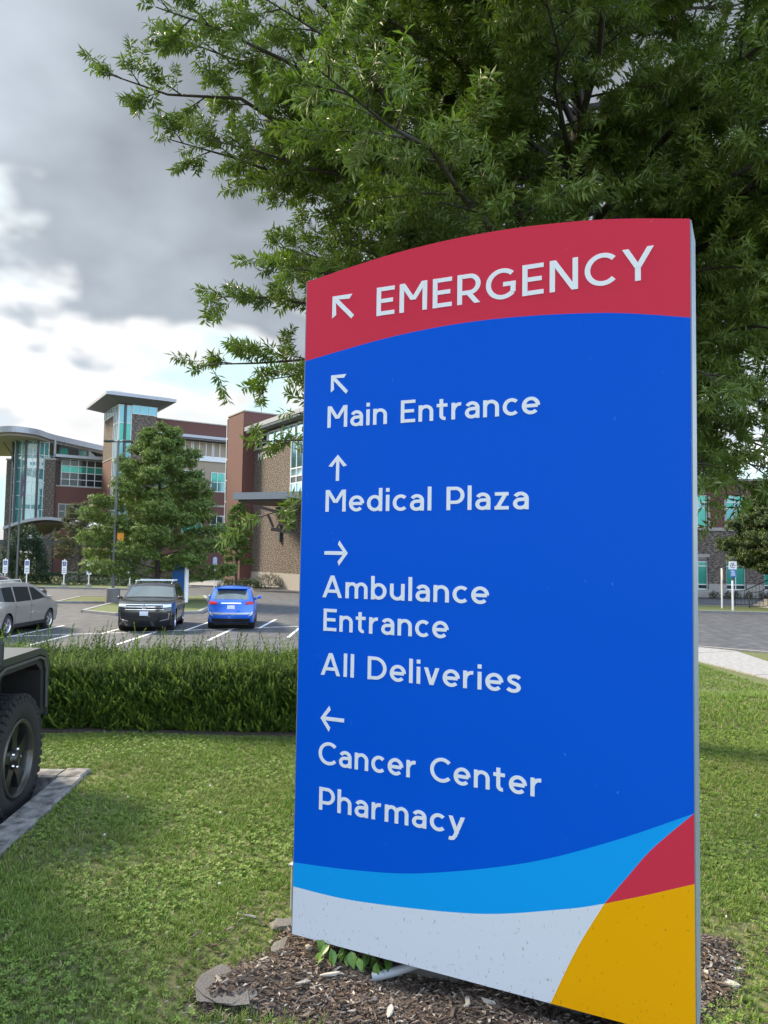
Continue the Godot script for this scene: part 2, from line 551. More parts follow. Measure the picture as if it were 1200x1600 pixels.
func make_bed() -> void:
	var s := st_()
	s.set_smooth_group(0)
	var step := 0.04
	for i in range(-20, 42):
		for j in range(-98, -48):
			var x := i * step
			var z := j * step
			var cell := PackedVector2Array([Vector2(x, z), Vector2(x + step, z), Vector2(x + step, z + step), Vector2(x, z + step)])
			for piece in Geometry2D.intersect_polygons(cell, bed):
				var ix := Geometry2D.triangulate_polygon(piece)
				for k in range(0, ix.size(), 3):
					for m in 3:
						var p := piece[ix[k + m]]
						s.add_vertex(Vector3(p.x, bed_y(p.x, p.y), p.y))
	var o := struct("mulch_bed", s, M.mulch)
	# chips, twigs and shreds of bark
	var flakes := []
	for v in 3:
		var f := st_()
		var l := 0.02 + 0.008 * v
		var top := [Vector3(-l, 0.003, -0.005), Vector3(l * 0.6, 0.005, -0.007), Vector3(l, 0.002, 0.002), Vector3(-l * 0.5, 0.004, 0.006)]
		quad(f, top[0], top[1], top[2], top[3])
		for k in 4:
			var a: Vector3 = top[k]
			var b: Vector3 = top[(k + 1) % 4]
			quad(f, a - Vector3(0, 0.006, 0), b - Vector3(0, 0.006, 0), b, a)
		f.generate_normals()
		flakes.append(f.commit())
	rng.seed = 404
	var nchips := FastNoiseLite.new()
	nchips.seed = 8
	nchips.frequency = 2.2
	for v in 3:
		var xf := []
		var cols := []
		while xf.size() < 12000:
			var x := rng.randf_range(-0.75, 1.6)
			var z := rng.randf_range(-3.8, -2.05)
			var p := Vector2(x, z)
			if not Geometry2D.is_point_in_polygon(p, bed) and rng.randf() < 0.94: continue
			if bed_edge(p) > 0.2 and not Geometry2D.is_point_in_polygon(p, bed): continue
			var m := nchips.get_noise_2d(x, z)
			if rng.randf() > 0.75 + m: continue
			var sc := rng.randf_range(0.18, 0.58) * (2.0 if rng.randf() < 0.05 else 1.0)
			xf.append(Transform3D(turned(rng.randf() * TAU, rng.randf_range(-0.5, 0.5), rng.randf_range(-0.35, 0.35)).scaled_local(Vector3(sc, sc, sc * rng.randf_range(0.5, 1.6))), Vector3(x, bed_y(x, z) + rng.randf_range(0.0, 0.012), z)))
			var t := rng.randf()
			var c := Color(0.075, 0.056, 0.044).lerp(Color(0.21, 0.165, 0.13), t * t)
			if rng.randf() < 0.10: c = Color(0.30, 0.265, 0.225).lerp(Color(0.42, 0.38, 0.33), rng.randf())
			cols.append(c)
		multi("wood_chips", flakes[v], M.chip, xf, cols, o)

# ------------------------------------------------------------------ grass
func make_grass() -> void:
	var tufts := []
	for v in 3:
		rng.seed = 50 + v
		var s := st_()
		for k in 7:
			var a := rng.randf() * TAU
			var out := Vector3(cos(a), 0, sin(a))
			var side := Vector3(-sin(a), 0, cos(a))
			var h := rng.randf_range(0.022, 0.052)
			var lean := rng.randf_range(0.1, 0.9)
			var root := out * rng.randf_range(0.0, 0.012)
			var w := rng.randf_range(0.0014, 0.0026)
			var m := root + Vector3.UP * h * 0.6 + out * h * lean * 0.35
			var tip := root + Vector3.UP * h * (1.0 - 0.35 * lean) + out * h * lean
			quad(s, root - side * w, root + side * w, m + side * w * 0.9, m - side * w * 0.9)
			tri(s, m - side * w * 0.9, m + side * w * 0.9, tip)
		s.generate_normals()
		tufts.append(s.commit())
	# clover: three leaflets on a stalk
	var clover := st_()
	for k in 3:
		var a := TAU * k / 3.0
		var out := Vector3(cos(a), 0.25, sin(a)).normalized()
		var side := Vector3(-sin(a), 0, cos(a))
		var o := Vector3(0, 0.03, 0)
		tri(clover, o, o + out * 0.008 - side * 0.0055, o + out * 0.012)
		tri(clover, o, o + out * 0.012, o + out * 0.008 + side * 0.0055)
		tri(clover, o + out * 0.008 - side * 0.0055, o + out * 0.014 - side * 0.004, o + out * 0.012)
		tri(clover, o + out * 0.008 + side * 0.0055, o + out * 0.012, o + out * 0.014 + side * 0.004)
	quad(clover, Vector3(-0.0007, 0, 0), Vector3(0.0007, 0, 0), Vector3(0.0005, 0.03, 0), Vector3(-0.0005, 0.03, 0))
	clover.generate_normals()
	var clover_mesh := clover.commit()
	var patch := FastNoiseLite.new()
	patch.seed = 5
	patch.frequency = 0.9
	var dry := FastNoiseLite.new()
	dry.seed = 15
	dry.frequency = 0.7
	dry.fractal_octaves = 3
	rng.seed = 777
	var xf := [[], [], []]
	var cols := [[], [], []]
	var cx := []
	var cc := []
	for zone in [[1.5, 4.0, 5400.0, 0.82], [4.0, 7.4, 3400.0, 0.85], [7.4, 12.0, 700.0, 1.35], [12.0, 23.5, 230.0, 1.9]]:
		var d0: float = zone[0]
		var d1: float = zone[1]
		var wide := 0.8 * d1 + 1.0
		var n := int(zone[2] * (d1 - d0) * wide * 2.0)
		for i in n:
			var d := rng.randf_range(d0, d1)
			var x := rng.randf_range(-wide, wide)
			var z := -d
			if absf(x) > 0.8 * d + 1.0: continue
			if in_near_lot(x, z): continue
			if z < -6.85 and x < 1.2: continue
			if d > 8.0 and x < 0.9: continue
			if d > 17.0 and x < 4.5 + (d - 17.0) * 0.6: continue
			if d > 18.5 and x > 9.1: continue
			if d > 22.4: continue
			var q := Vector2(x, z)
			var e := 1.0
			if d < 3.9:
				var inside := Geometry2D.is_point_in_polygon(q, bed)
				if inside:
					if bed_edge(q) > (0.1 if d < 2.8 else 0.06) or rng.randf() < 0.65: continue
				elif bed_edge(q) < 0.16 and rng.randf() < 0.55: continue
				elif bed_edge(q) < 0.3 and rng.randf() < 0.25: continue
			var dn := dry.get_noise_2d(x, z)
			if rng.randf() < sm(0.12, 0.5, dn) * 0.55: continue
			var y := ground_y(x, z) - 0.03 * sm(16.0, 18.0, -z) + lawn_bump(x, z) * (1.0 - sm(9.0, 14.0, d)) * (1.0 - sm(6.0, 9.0, absf(x)))
			var sc: float = rng.randf_range(0.7, 1.25) * zone[3]
			var pn := patch.get_noise_2d(x, z) + 0.35 * patch.get_noise_2d(x * 3.1, z * 3.1)
			var t := Transform3D(turned(rng.randf() * TAU, rng.randf_range(-0.2, 0.2), rng.randf_range(-0.2, 0.2)).scaled(Vector3(sc, sc * rng.randf_range(0.7, 1.15), sc)), Vector3(x, y - 0.004, z))
			if d < 7.4 and pn > 0.02 and rng.randf() < 0.48:
				cx.append(Transform3D(turned(rng.randf() * TAU, rng.randf_range(-0.5, 0.5), rng.randf_range(-0.5, 0.5)).scaled(Vector3.ONE * rng.randf_range(0.55, 0.95)), Vector3(x, y - 0.004, z)))
				cc.append(Color(0.125, 0.205, 0.035).lerp(Color(0.19, 0.275, 0.055), rng.randf()))
				continue
			var c := Color(0.112, 0.185, 0.03).lerp(Color(0.20, 0.285, 0.06), rng.randf())
			c = c.lerp(Color(0.20, 0.20, 0.075), clampf(0.15 + dn, 0.0, 0.6) * rng.randf())
			if rng.randf() < 0.05: c = Color(0.34, 0.30, 0.17)
			var v := rng.randi() % 3
			xf[v].append(t)
			cols[v].append(c)
	var root := Node3D.new()
	root.name = "grass"
	add_child(root)
	tag(root, "short green lawn grass with clover around the sign", "grass", "", "stuff")
	for v in 3: multi("grass_blades", tufts[v], M.blade, xf[v], cols[v], root)
	multi("clover_leaves", clover_mesh, M.blade, cx, cc, root)
	print("grass ", xf[0].size() * 3, " clover ", cx.size())
	# white clover heads, each a thing of its own
	var spots := [[-1.15, -5.3], [-1.62, -5.05], [-1.9, -6.3], [-0.75, -3.75], [-1.5, -4.3], [2.55, -6.6], [2.9, -5.7], [3.0, -8.0], [2.0, -5.0], [2.35, -4.9], [3.6, -7.1], [-0.95, -4.7]]
	var where := ["nearest the far lawn edge left of the sign", "just right of the kerb corner", "left of all, in front of the hedge", "close to the mulch bed's left end", "midway between kerb and sign", "right of the sign in mid lawn", "right of the sign near the frame edge", "far right lawn towards the sidewalk", "right of the sign near its post edge", "beside another right of the sign", "right lawn near the bank", "left lawn near the sign edge"]
	for i in spots.size():
		var p: Array = spots[i]
		var s := st_()
		tube(s, [Vector3.ZERO, Vector3(0.004, 0.045, 0)], [0.0012, 0.001], 4)
		var t := thing("clover_flower", "tiny white clover flower " + where[i], "flower", Vector3(p[0], lawn_bump(p[0], p[1]) - 0.002, p[1]), i * 1.3, "white clover flowers in the lawn")
		obj("stalk", s, mat(lin(0.09, 0.15, 0.04), 0.7), t)
		s = st_()
		for k in 26:
			var a := k * 2.4
			var up := 1.0 - 1.5 * k / 26.0
			var r := sqrt(maxf(0.0, 1.0 - up * up))
			var o := Vector3(cos(a) * r, up, sin(a) * r)
			var e := Vector3(-sin(a), 0, cos(a)) * 0.0022
			var c := Vector3(0.004, 0.047, 0)
			tri(s, c + e + o * 0.002, c - e + o * 0.002, c + o * 0.009)
		obj("petals", s, M.white, t)

# ------------------------------------------------------------------ the sign
const SIGN_W := 1.492

func speckled(base: Color, speck: Color, amount: float, rough: float, seed_: int) -> StandardMaterial3D:
	# paint with small dried splashes of soil, denser low down where rain throws it up
	var im := Image.create(1024, 1024, false, Image.FORMAT_RGB8)
	im.fill(base)
	var r := RandomNumberGenerator.new()
	r.seed = seed_
	for k in int(amount):
		var y := 1023 - int(pow(r.randf(), 1.6) * 1000)
		var x := r.randi_range(3, 1018)
		var n := r.randi_range(1, 4) if r.randf() < 0.85 else r.randi_range(4, 9)
		var c := base.lerp(speck, r.randf_range(0.25, 0.9))
		for q in n:
			im.set_pixel(clampi(x + r.randi_range(-1, 1), 0, 1023), clampi(y + r.randi_range(-2, 1), 0, 1023), c)
	var m := StandardMaterial3D.new()
	m.albedo_texture = ImageTexture.create_from_image(im)
	m.roughness = rough
	m.metallic_specular = 0.22
	m.roughness_texture = noise_tex(0.006, 4, [[0.2, Color(0.8, 0.8, 0.8)], [0.8, Color(1, 1, 1)]], seed_ + 3, 256)
	return m

# a sheet of the face with uv laid over the whole face in metres
func face_sheet(poly: PackedVector2Array, z: float) -> SurfaceTool:
	var s := st_()
	var p := poly.duplicate()
	if Geometry2D.is_polygon_clockwise(p): p.reverse()
	var ix := Geometry2D.triangulate_polygon(p)
	for k in range(0, ix.size(), 3):
		for m in [0, 2, 1]:
			var v := p[ix[k + m]]
			s.set_uv(Vector2(v.x / 1.5, 1.0 - v.y / 2.75))
			s.add_vertex(Vector3(v.x, v.y + 0.1, z))
	return s

# letters of a plain even-stroked sans: each stroke a ribbon along its centre line, cap height 1
func arc(cx: float, cy: float, rx: float, ry: float, a0: float, a1: float, n := 14) -> PackedVector2Array:
	var p := PackedVector2Array()
	for k in n + 1:
		var a := deg_to_rad(lerpf(a0, a1, k / float(n)))
		p.append(Vector2(cx + rx * cos(a), cy + ry * sin(a)))
	return p

func seg(pts: Array) -> PackedVector2Array:
	var p := PackedVector2Array()
	for k in range(0, pts.size(), 2): p.append(Vector2(pts[k], pts[k + 1]))
	return p

# [advance width, curved or straight strokes, slanted strokes cut level at both ends]
func glyph(c: String) -> Array:
	match c:
		"E": return [0.60, [seg([0.085, 0, 0.085, 1]), seg([0.16, 0.925, 0.60, 0.925]), seg([0.16, 0.51, 0.55, 0.51]), seg([0.16, 0.075, 0.60, 0.075])], []]
		"M": return [0.90, [seg([0.085, 0, 0.085, 1]), seg([0.815, 0, 0.815, 1])], [seg([0.10, 1.0, 0.45, 0.40]), seg([0.45, 0.40, 0.80, 1.0])]]
		"R": return [0.70, [seg([0.085, 0, 0.085, 1]), seg([0.16, 0.925, 0.38, 0.925]) + arc(0.38, 0.65, 0.25, 0.275, 88, -88) + seg([0.38, 0.375, 0.16, 0.375])], [seg([0.34, 0.37, 0.61, 0.0])]]
		"G": return [0.88, [arc(0.48, 0.5, 0.40, 0.435, 46, 318, 24), seg([0.50, 0.48, 0.86, 0.48]), seg([0.785, 0.42, 0.785, 0.20])], []]
		"N": return [0.78, [seg([0.085, 0, 0.085, 1]), seg([0.695, 0, 0.695, 1])], [seg([0.10, 1.0, 0.68, 0.0])]]
		"C": return [0.80, [arc(0.47, 0.5, 0.39, 0.435, 44, 316, 24)], []]
		"Y": return [0.80, [seg([0.40, 0, 0.40, 0.46])], [seg([0.09, 1.0, 0.40, 0.40]), seg([0.71, 1.0, 0.40, 0.40])]]
		"P": return [0.66, [seg([0.085, 0, 0.085, 1]), seg([0.16, 0.925, 0.36, 0.925]) + arc(0.36, 0.63, 0.25, 0.295, 88, -88) + seg([0.36, 0.335, 0.16, 0.335])], []]
		"D": return [0.80, [seg([0.085, 0, 0.085, 1]), seg([0.16, 0.925, 0.32, 0.925]) + arc(0.32, 0.5, 0.40, 0.425, 88, -88, 20) + seg([0.32, 0.075, 0.16, 0.075])], []]
		"L": return [0.56, [seg([0.085, 0, 0.085, 1]), seg([0.16, 0.075, 0.56, 0.075])], []]
		"I": return [0.17, [seg([0.085, 0, 0.085, 1])], []]
		"A": return [0.86, [seg([0.22, 0.29, 0.64, 0.29])], [seg([0.085, 0.0, 0.43, 1.0]), seg([0.43, 1.0, 0.775, 0.0])]]
		"a": return [0.55, [arc(0.27, 0.435, 0.205, 0.215, 152, 4) + seg([0.475, 0.40, 0.475, 0.0]), seg([0.475, 0.415, 0.25, 0.405]) + arc(0.245, 0.235, 0.17, 0.17, 98, 262) + seg([0.28, 0.062, 0.38, 0.09, 0.475, 0.19])], []]
		"e": return [0.63, [arc(0.32, 0.36, 0.25, 0.292, 0, 316, 24), seg([0.12, 0.355, 0.56, 0.355])], []]
		"n": return [0.60, [seg([0.08, 0, 0.08, 0.72]), arc(0.30, 0.42, 0.22, 0.232, 172, 0) + seg([0.52, 0.38, 0.52, 0.0])], []]
		"m": return [0.94, [seg([0.08, 0, 0.08, 0.72]), arc(0.275, 0.43, 0.195, 0.222, 172, 0) + seg([0.47, 0.38, 0.47, 0.0]), arc(0.665, 0.43, 0.195, 0.222, 172, 0) + seg([0.86, 0.38, 0.86, 0.0])], []]
		"h": return [0.60, [seg([0.08, 0, 0.08, 1.03]), arc(0.30, 0.42, 0.22, 0.232, 172, 0) + seg([0.52, 0.38, 0.52, 0.0])], []]
		"u": return [0.60, [seg([0.08, 0.72, 0.08, 0.32]) + arc(0.30, 0.30, 0.22, 0.232, 180, 352), seg([0.52, 0.72, 0.52, 0.0])], []]
		"i": return [0.17, [seg([0.085, 0, 0.085, 0.72]), seg([0.085, 0.85, 0.085, 1.02])], []]
		"l": return [0.17, [seg([0.085, 0, 0.085, 1.03])], []]
		"t": return [0.44, [seg([0.18, 0.92, 0.18, 0.24]) + arc(0.32, 0.215, 0.14, 0.145, 180, 282, 8), seg([0.0, 0.65, 0.42, 0.65])], []]
		"r": return [0.40, [seg([0.08, 0, 0.08, 0.72]), arc(0.335, 0.36, 0.25, 0.29, 170, 80, 8)], []]
		"c": return [0.56, [arc(0.32, 0.36, 0.25, 0.292, 46, 314, 20)], []]
		"d": return [0.64, [arc(0.32, 0.36, 0.245, 0.292, 0, 360, 26), seg([0.56, 0, 0.56, 1.03])], []]
		"b": return [0.64, [arc(0.32, 0.36, 0.245, 0.292, 0, 360, 26), seg([0.08, 0, 0.08, 1.03])], []]
		"p": return [0.64, [arc(0.32, 0.36, 0.245, 0.292, 0, 360, 26), seg([0.08, -0.26, 0.08, 0.72])], []]
		"z": return [0.54, [seg([0.03, 0.65, 0.51, 0.65]), seg([0.02, 0.07, 0.52, 0.07])], [seg([0.41, 0.65, 0.12, 0.07])]]
		"v": return [0.60, [], [seg([0.08, 0.72, 0.30, 0.0]), seg([0.30, 0.0, 0.52, 0.72])]]
		"y": return [0.60, [seg([0.22, -0.10, 0.17, -0.17, 0.10, -0.19, 0.02, -0.175])], [seg([0.08, 0.72, 0.31, 0.05]), seg([0.52, 0.72, 0.225, -0.12])]]
		"s": return [0.50, [curve2([Vector2(0.455, 0.575), Vector2(0.37, 0.635), Vector2(0.26, 0.652), Vector2(0.14, 0.615), Vector2(0.10, 0.52), Vector2(0.15, 0.43), Vector2(0.27, 0.375), Vector2(0.38, 0.315), Vector2(0.425, 0.21), Vector2(0.37, 0.105), Vector2(0.25, 0.068), Vector2(0.13, 0.09), Vector2(0.035, 0.155)], 3)], []]
	return [0.30, [], []]

func lettering(parent: Node, text: String, x0: float, x1: float, base: float, cap: float, m: Material, called := "lettering", gap := 0.125, z := 0.0052, weight := 0.142) -> MeshInstance3D:
	var total := -gap
	for c in text: total += glyph(c)[0] + gap
	var sx := (x1 - x0) / total
	var s := st_()
	var pen := 0.0
	var h := weight / 2
	for c in text:
		var g := glyph(c)
		var layer := 0
		for stroke in g[1]:
			var p: PackedVector2Array = stroke
			var l := PackedVector2Array()
			var r := PackedVector2Array()
			for k in p.size():
				var d0 := (p[k] - p[maxi(k - 1, 0)]).normalized()
				var d1 := (p[mini(k + 1, p.size() - 1)] - p[k]).normalized()
				if k == 0: d0 = d1
				if k == p.size() - 1: d1 = d0
				if k == 0 or k == p.size() - 1:
					if p[0].distance_to(p[-1]) < 0.001:
						d0 = (p[-1] - p[-2]).normalized()
						d1 = (p[1] - p[0]).normalized()
				var d := (d0 + d1).normalized()
				var n := Vector2(-d.y, d.x) * h / maxf(0.5, d.dot(d1))
				l.append(p[k] + n)
				r.append(p[k] - n)
			for k in p.size() - 1:
				ribbon(s, [l[k], l[k + 1], r[k + 1], r[k]], pen, sx, cap, x0, base, z + 0.0002 * layer, k == 0, k == p.size() - 2)
			layer += 1
		for stroke in g[2]:
			var a: Vector2 = stroke[0]
			var b: Vector2 = stroke[1]
			var w := Vector2(h * (b - a).length() / absf(b.y - a.y), 0)
			ribbon(s, [a - w, b - w, b + w, a + w], pen, sx, cap, x0, base, z + 0.0002 * layer, true, true)
			layer += 1
		pen += g[0] + gap
	var o := obj(called, s, m, parent)
	o.set_meta("label", "white lettering reading " + text)
	return o

func ribbon(s: SurfaceTool, q: Array, pen: float, sx: float, cap: float, x0: float, base: float, z: float, first: bool, last: bool) -> void:
	var f := []
	var bk := []
	for v in q:
		f.append(Vector3(x0 + (pen + v.x) * sx, base + 0.1 + v.y * cap, z + 0.0005))
		bk.append(Vector3(x0 + (pen + v.x) * sx, base + 0.1 + v.y * cap, z - 0.001))
	quad(s, f[0], f[1], f[2], f[3])
	quad(s, f[0], f[1], bk[1], bk[0])
	quad(s, f[2], f[3], bk[3], bk[2])
	if first: quad(s, f[3], f[0], bk[0], bk[3])
	if last: quad(s, f[1], f[2], bk[2], bk[1])

# arrow of three bars whose tip points along dir (degrees), shaft length l
func arrow(parent: Node, tip: Vector2, deg: float, l: float, wing: float, spread: float, w: float, m: Material) -> void:
	var d := Vector2.from_angle(deg_to_rad(deg))
	var n := d.orthogonal()
	var a := Vector2.from_angle(deg_to_rad(deg + 180.0 - spread))
	var b := Vector2.from_angle(deg_to_rad(deg + 180.0 + spread))
	var polys := []
	polys.append(PackedVector2Array([tip + n * w / 2 - d * w * 0.5, tip - n * w / 2 - d * w * 0.5, tip - n * w / 2 - d * l, tip + n * w / 2 - d * l]))
	for e in [a, b]:
		var k: Vector2 = e.orthogonal()
		if k.dot(d) > 0: k = -k
		polys.append(PackedVector2Array([tip, tip + e * wing, tip + e * wing * 0.86 + k * w, tip - d * w * 1.15]))
	var all: PackedVector2Array = polys[0]
	for k in [1, 2]:
		var u := Geometry2D.merge_polygons(all, polys[k])
		all = u[0]
	var s := st_()
	prism(s, all, 0.0045, 0.0058, Transform3D(Basis.IDENTITY, Vector3(0, 0.1, 0)))
	var o := obj("arrow", s, m, parent)
	o.set_meta("label", "white arrow pointing " + {135: "up and to the left", 90: "straight up", 0: "to the right", 180: "to the left"}[int(deg)])

func make_sign() -> void:
	var t := thing("wayfinding_sign", "tall blue hospital direction sign with red EMERGENCY header and wavy foot", "sign", Vector3(-0.336, 0, -3.155), deg_to_rad(-25.84))
	var top := curve2([Vector2(0, 2.648), Vector2(0.416, 2.706), Vector2(0.8, 2.723), Vector2(1.179, 2.700), Vector2(SIGN_W, 2.648)], 8)
	var red := curve2([Vector2(0, 2.311), Vector2(0.416, 2.372), Vector2(0.8, 2.390), Vector2(1.203, 2.364), Vector2(SIGN_W, 2.312)], 8)
	var b1 := curve2([Vector2(0, 0.278), Vector2(0.27, 0.298), Vector2(0.556, 0.340), Vector2(0.941, 0.447), Vector2(1.239, 0.573), Vector2(SIGN_W, 0.703)], 8)
	var b2 := curve2([Vector2(0, 0.184), Vector2(0.292, 0.186), Vector2(0.758, 0.238), Vector2(1.075, 0.319), Vector2(1.213, 0.366)], 8)
	var b3 := curve2([Vector2(1.213, 0.366), Vector2(1.35, 0.422), Vector2(SIGN_W, 0.484)], 6)
	var d1 := curve2([Vector2(SIGN_W, 0.703), Vector2(1.366, 0.572), Vector2(1.285, 0.465), Vector2(1.213, 0.366)], 6)
	var d2 := curve2([Vector2(1.213, 0.366), Vector2(1.124, 0.204), Vector2(1.035, 0.003), Vector2(1.033, 0.0)], 6)
	var J := func(list: Array) -> PackedVector2Array:
		var p := PackedVector2Array()
		for part in list:
			for v in part:
				if p.is_empty() or p[-1].distance_to(v) > 0.0005: p.append(v)
		if p[0].distance_to(p[-1]) < 0.0005: p.remove_at(p.size() - 1)
		return p
	var R := func(c: PackedVector2Array) -> PackedVector2Array:
		var q := c.duplicate()
		q.reverse()
		return q
	# cabinet
	var s := st_()
	var shape: PackedVector2Array = J.call([[Vector2(0, 0), Vector2(SIGN_W, 0)], R.call(top)])
	prism(s, shape, -0.19, -0.002, Transform3D(Basis.IDENTITY, Vector3(0, 0.1, 0)))
	M.cabinet = mat(lin(0.22, 0.27, 0.32), 0.42, 0.25)
	obj("cabinet", s, M.cabinet, t)
	# raised lip of the retaining frame along both edges
	for e in [[-0.004, 0.0], [SIGN_W, SIGN_W + 0.004]]:
		s = st_()
		box(s, Vector3(e[0], 0.1, -0.19), Vector3(e[1], 2.744, 0.003))
		obj("edge_trim", s, M.cabinet, t)
	var blue := speckled(lin(0.0005, 0.098, 0.66), lin(0.35, 0.42, 0.6), 60, 0.42, 31)
	var crimson := speckled(lin(0.62, 0.038, 0.076), lin(0.5, 0.3, 0.3), 40, 0.42, 32)
	var sky_blue := speckled(lin(0.006, 0.345, 0.87), lin(0.25, 0.4, 0.5), 60, 0.42, 33)
	var white := speckled(lin(0.68, 0.735, 0.83), lin(0.16, 0.13, 0.11), 1300, 0.42, 34)
	var amber := speckled(lin(0.87, 0.41, 0.003), lin(0.28, 0.16, 0.04), 700, 0.42, 35)
	obj("header_panel", face_sheet(J.call([red, R.call(top)]), 0.004), crimson, t).set_meta("label", "red header with curved lower edge")
	obj("main_panel", face_sheet(J.call([b1, R.call(red)]), 0.004), blue, t).set_meta("label", "large deep blue panel")
	obj("wave_panel", face_sheet(J.call([b2, R.call(d1), R.call(b1)]), 0.004), sky_blue, t).set_meta("label", "light blue wave under the blue panel")
	obj("corner_panel", face_sheet(J.call([b3, d1]), 0.004), crimson, t).set_meta("label", "crimson wedge at the right edge")
	obj("foot_panel", face_sheet(J.call([[Vector2(0, 0), Vector2(1.033, 0)], R.call(d2), R.call(b2)]), 0.004), white, t).set_meta("label", "pale speckled panel at the foot")
	obj("foot_panel", face_sheet(J.call([[Vector2(1.033, 0), Vector2(SIGN_W, 0)], R.call(b3), d2]), 0.004), amber, t).set_meta("label", "amber panel at the lower right corner")
	var ink := mat(lin(0.79, 0.82, 0.88), 0.45)
	lettering(t, "EMERGENCY", 0.326, 1.379, 2.460, 0.115, ink, "lettering", 0.15)
	lettering(t, "Main Entrance", 0.112, 0.988, 2.024, 0.088, ink)
	lettering(t, "Medical Plaza", 0.111, 0.950, 1.682, 0.088, ink)
	lettering(t, "Ambulance", 0.106, 0.804, 1.338, 0.088, ink)
	lettering(t, "Entrance", 0.113, 0.649, 1.205, 0.088, ink)
	lettering(t, "All Deliveries", 0.106, 0.925, 1.030, 0.088, ink)
	lettering(t, "Cancer Center", 0.104, 1.001, 0.680, 0.088, ink)
	lettering(t, "Pharmacy", 0.110, 0.722, 0.503, 0.088, ink)
	arrow(t, Vector2(0.125, 2.567), 135.0, 0.135, 0.092, 45.0, 0.0185, ink)
	arrow(t, Vector2(0.126, 2.239), 135.0, 0.106, 0.070, 45.0, 0.0145, ink)
	arrow(t, Vector2(0.165, 1.912), 90.0, 0.106, 0.062, 43.0, 0.0145, ink)
	arrow(t, Vector2(0.219, 1.516), 0.0, 0.107, 0.064, 52.0, 0.0145, ink)
	arrow(t, Vector2(0.110, 0.860), 180.0, 0.107, 0.064, 52.0, 0.0145, ink)
	# footing that carries the cabinet, set back under it
	s = st_()
	cbox(s, Vector3(0.34, -0.25, -0.175), Vector3(1.2, 0.099, -0.115), 0.008)
	obj("footing", s, M.dark_concrete, t)
	# grey switch box on the left end
	s = st_()
	cbox(s, Vector3(-0.052, 0.155, -0.165), Vector3(-0.0045, 0.335, -0.055), 0.006)
	var b := obj("switch_box", s, mat(lin(0.40, 0.41, 0.42), 0.5, 0.1), t)
	b.set_meta("label", "small grey electrical box on the sign's left end")
	s = st_()
	box(s, Vector3(-0.058, 0.3352, -0.172), Vector3(-0.0046, 0.342, -0.048))
	obj("lid", s, mat(lin(0.40, 0.41, 0.42), 0.5, 0.1), b)

	# conduit coming out of the ground and running under the cabinet
	var c := thing("conduit", "grey plastic conduit bending out of the mulch under the sign", "pipe", Vector3(0.02, 0, -3.06))
	s = st_()
	var pts := []
	var rr := []
	for k in 11:
		var u := k / 10.0
		pts.append(Vector3(-0.035 + 0.30 * u, 0.022 + 0.04 * sin(u * 1.5), 0.065 - 0.12 * u * u))
		rr.append(0.017)
	tube(s, pts, rr, 10)
	obj("pipe", s, mat(lin(0.33, 0.36, 0.39), 0.45), c)

	make_bed_things()

func rock_mesh(size: Vector3, seed_: int, flat := false) -> SurfaceTool:
	var s := st_()
	var n := FastNoiseLite.new()
	n.seed = seed_
	n.frequency = 1.2
	var P := func(i: int, j: int) -> Vector3:
		var th := PI * j / 7.0
		var ph := TAU * i / 11.0
		var v := Vector3(sin(th) * cos(ph), cos(th), sin(th) * sin(ph))
		var r := 1.0 + 0.45 * n.get_noise_3dv(v * 1.1) + 0.15 * n.get_noise_3dv(v * 3.0)
		v *= r
		v.y = clampf(v.y, -0.7, 0.62)
		return v * size
	for i in 11:
		for j in 7:
			quad(s, P.call(i, j), P.call((i + 1) % 11, j), P.call((i + 1) % 11, j + 1), P.call(i, j + 1))
	return s

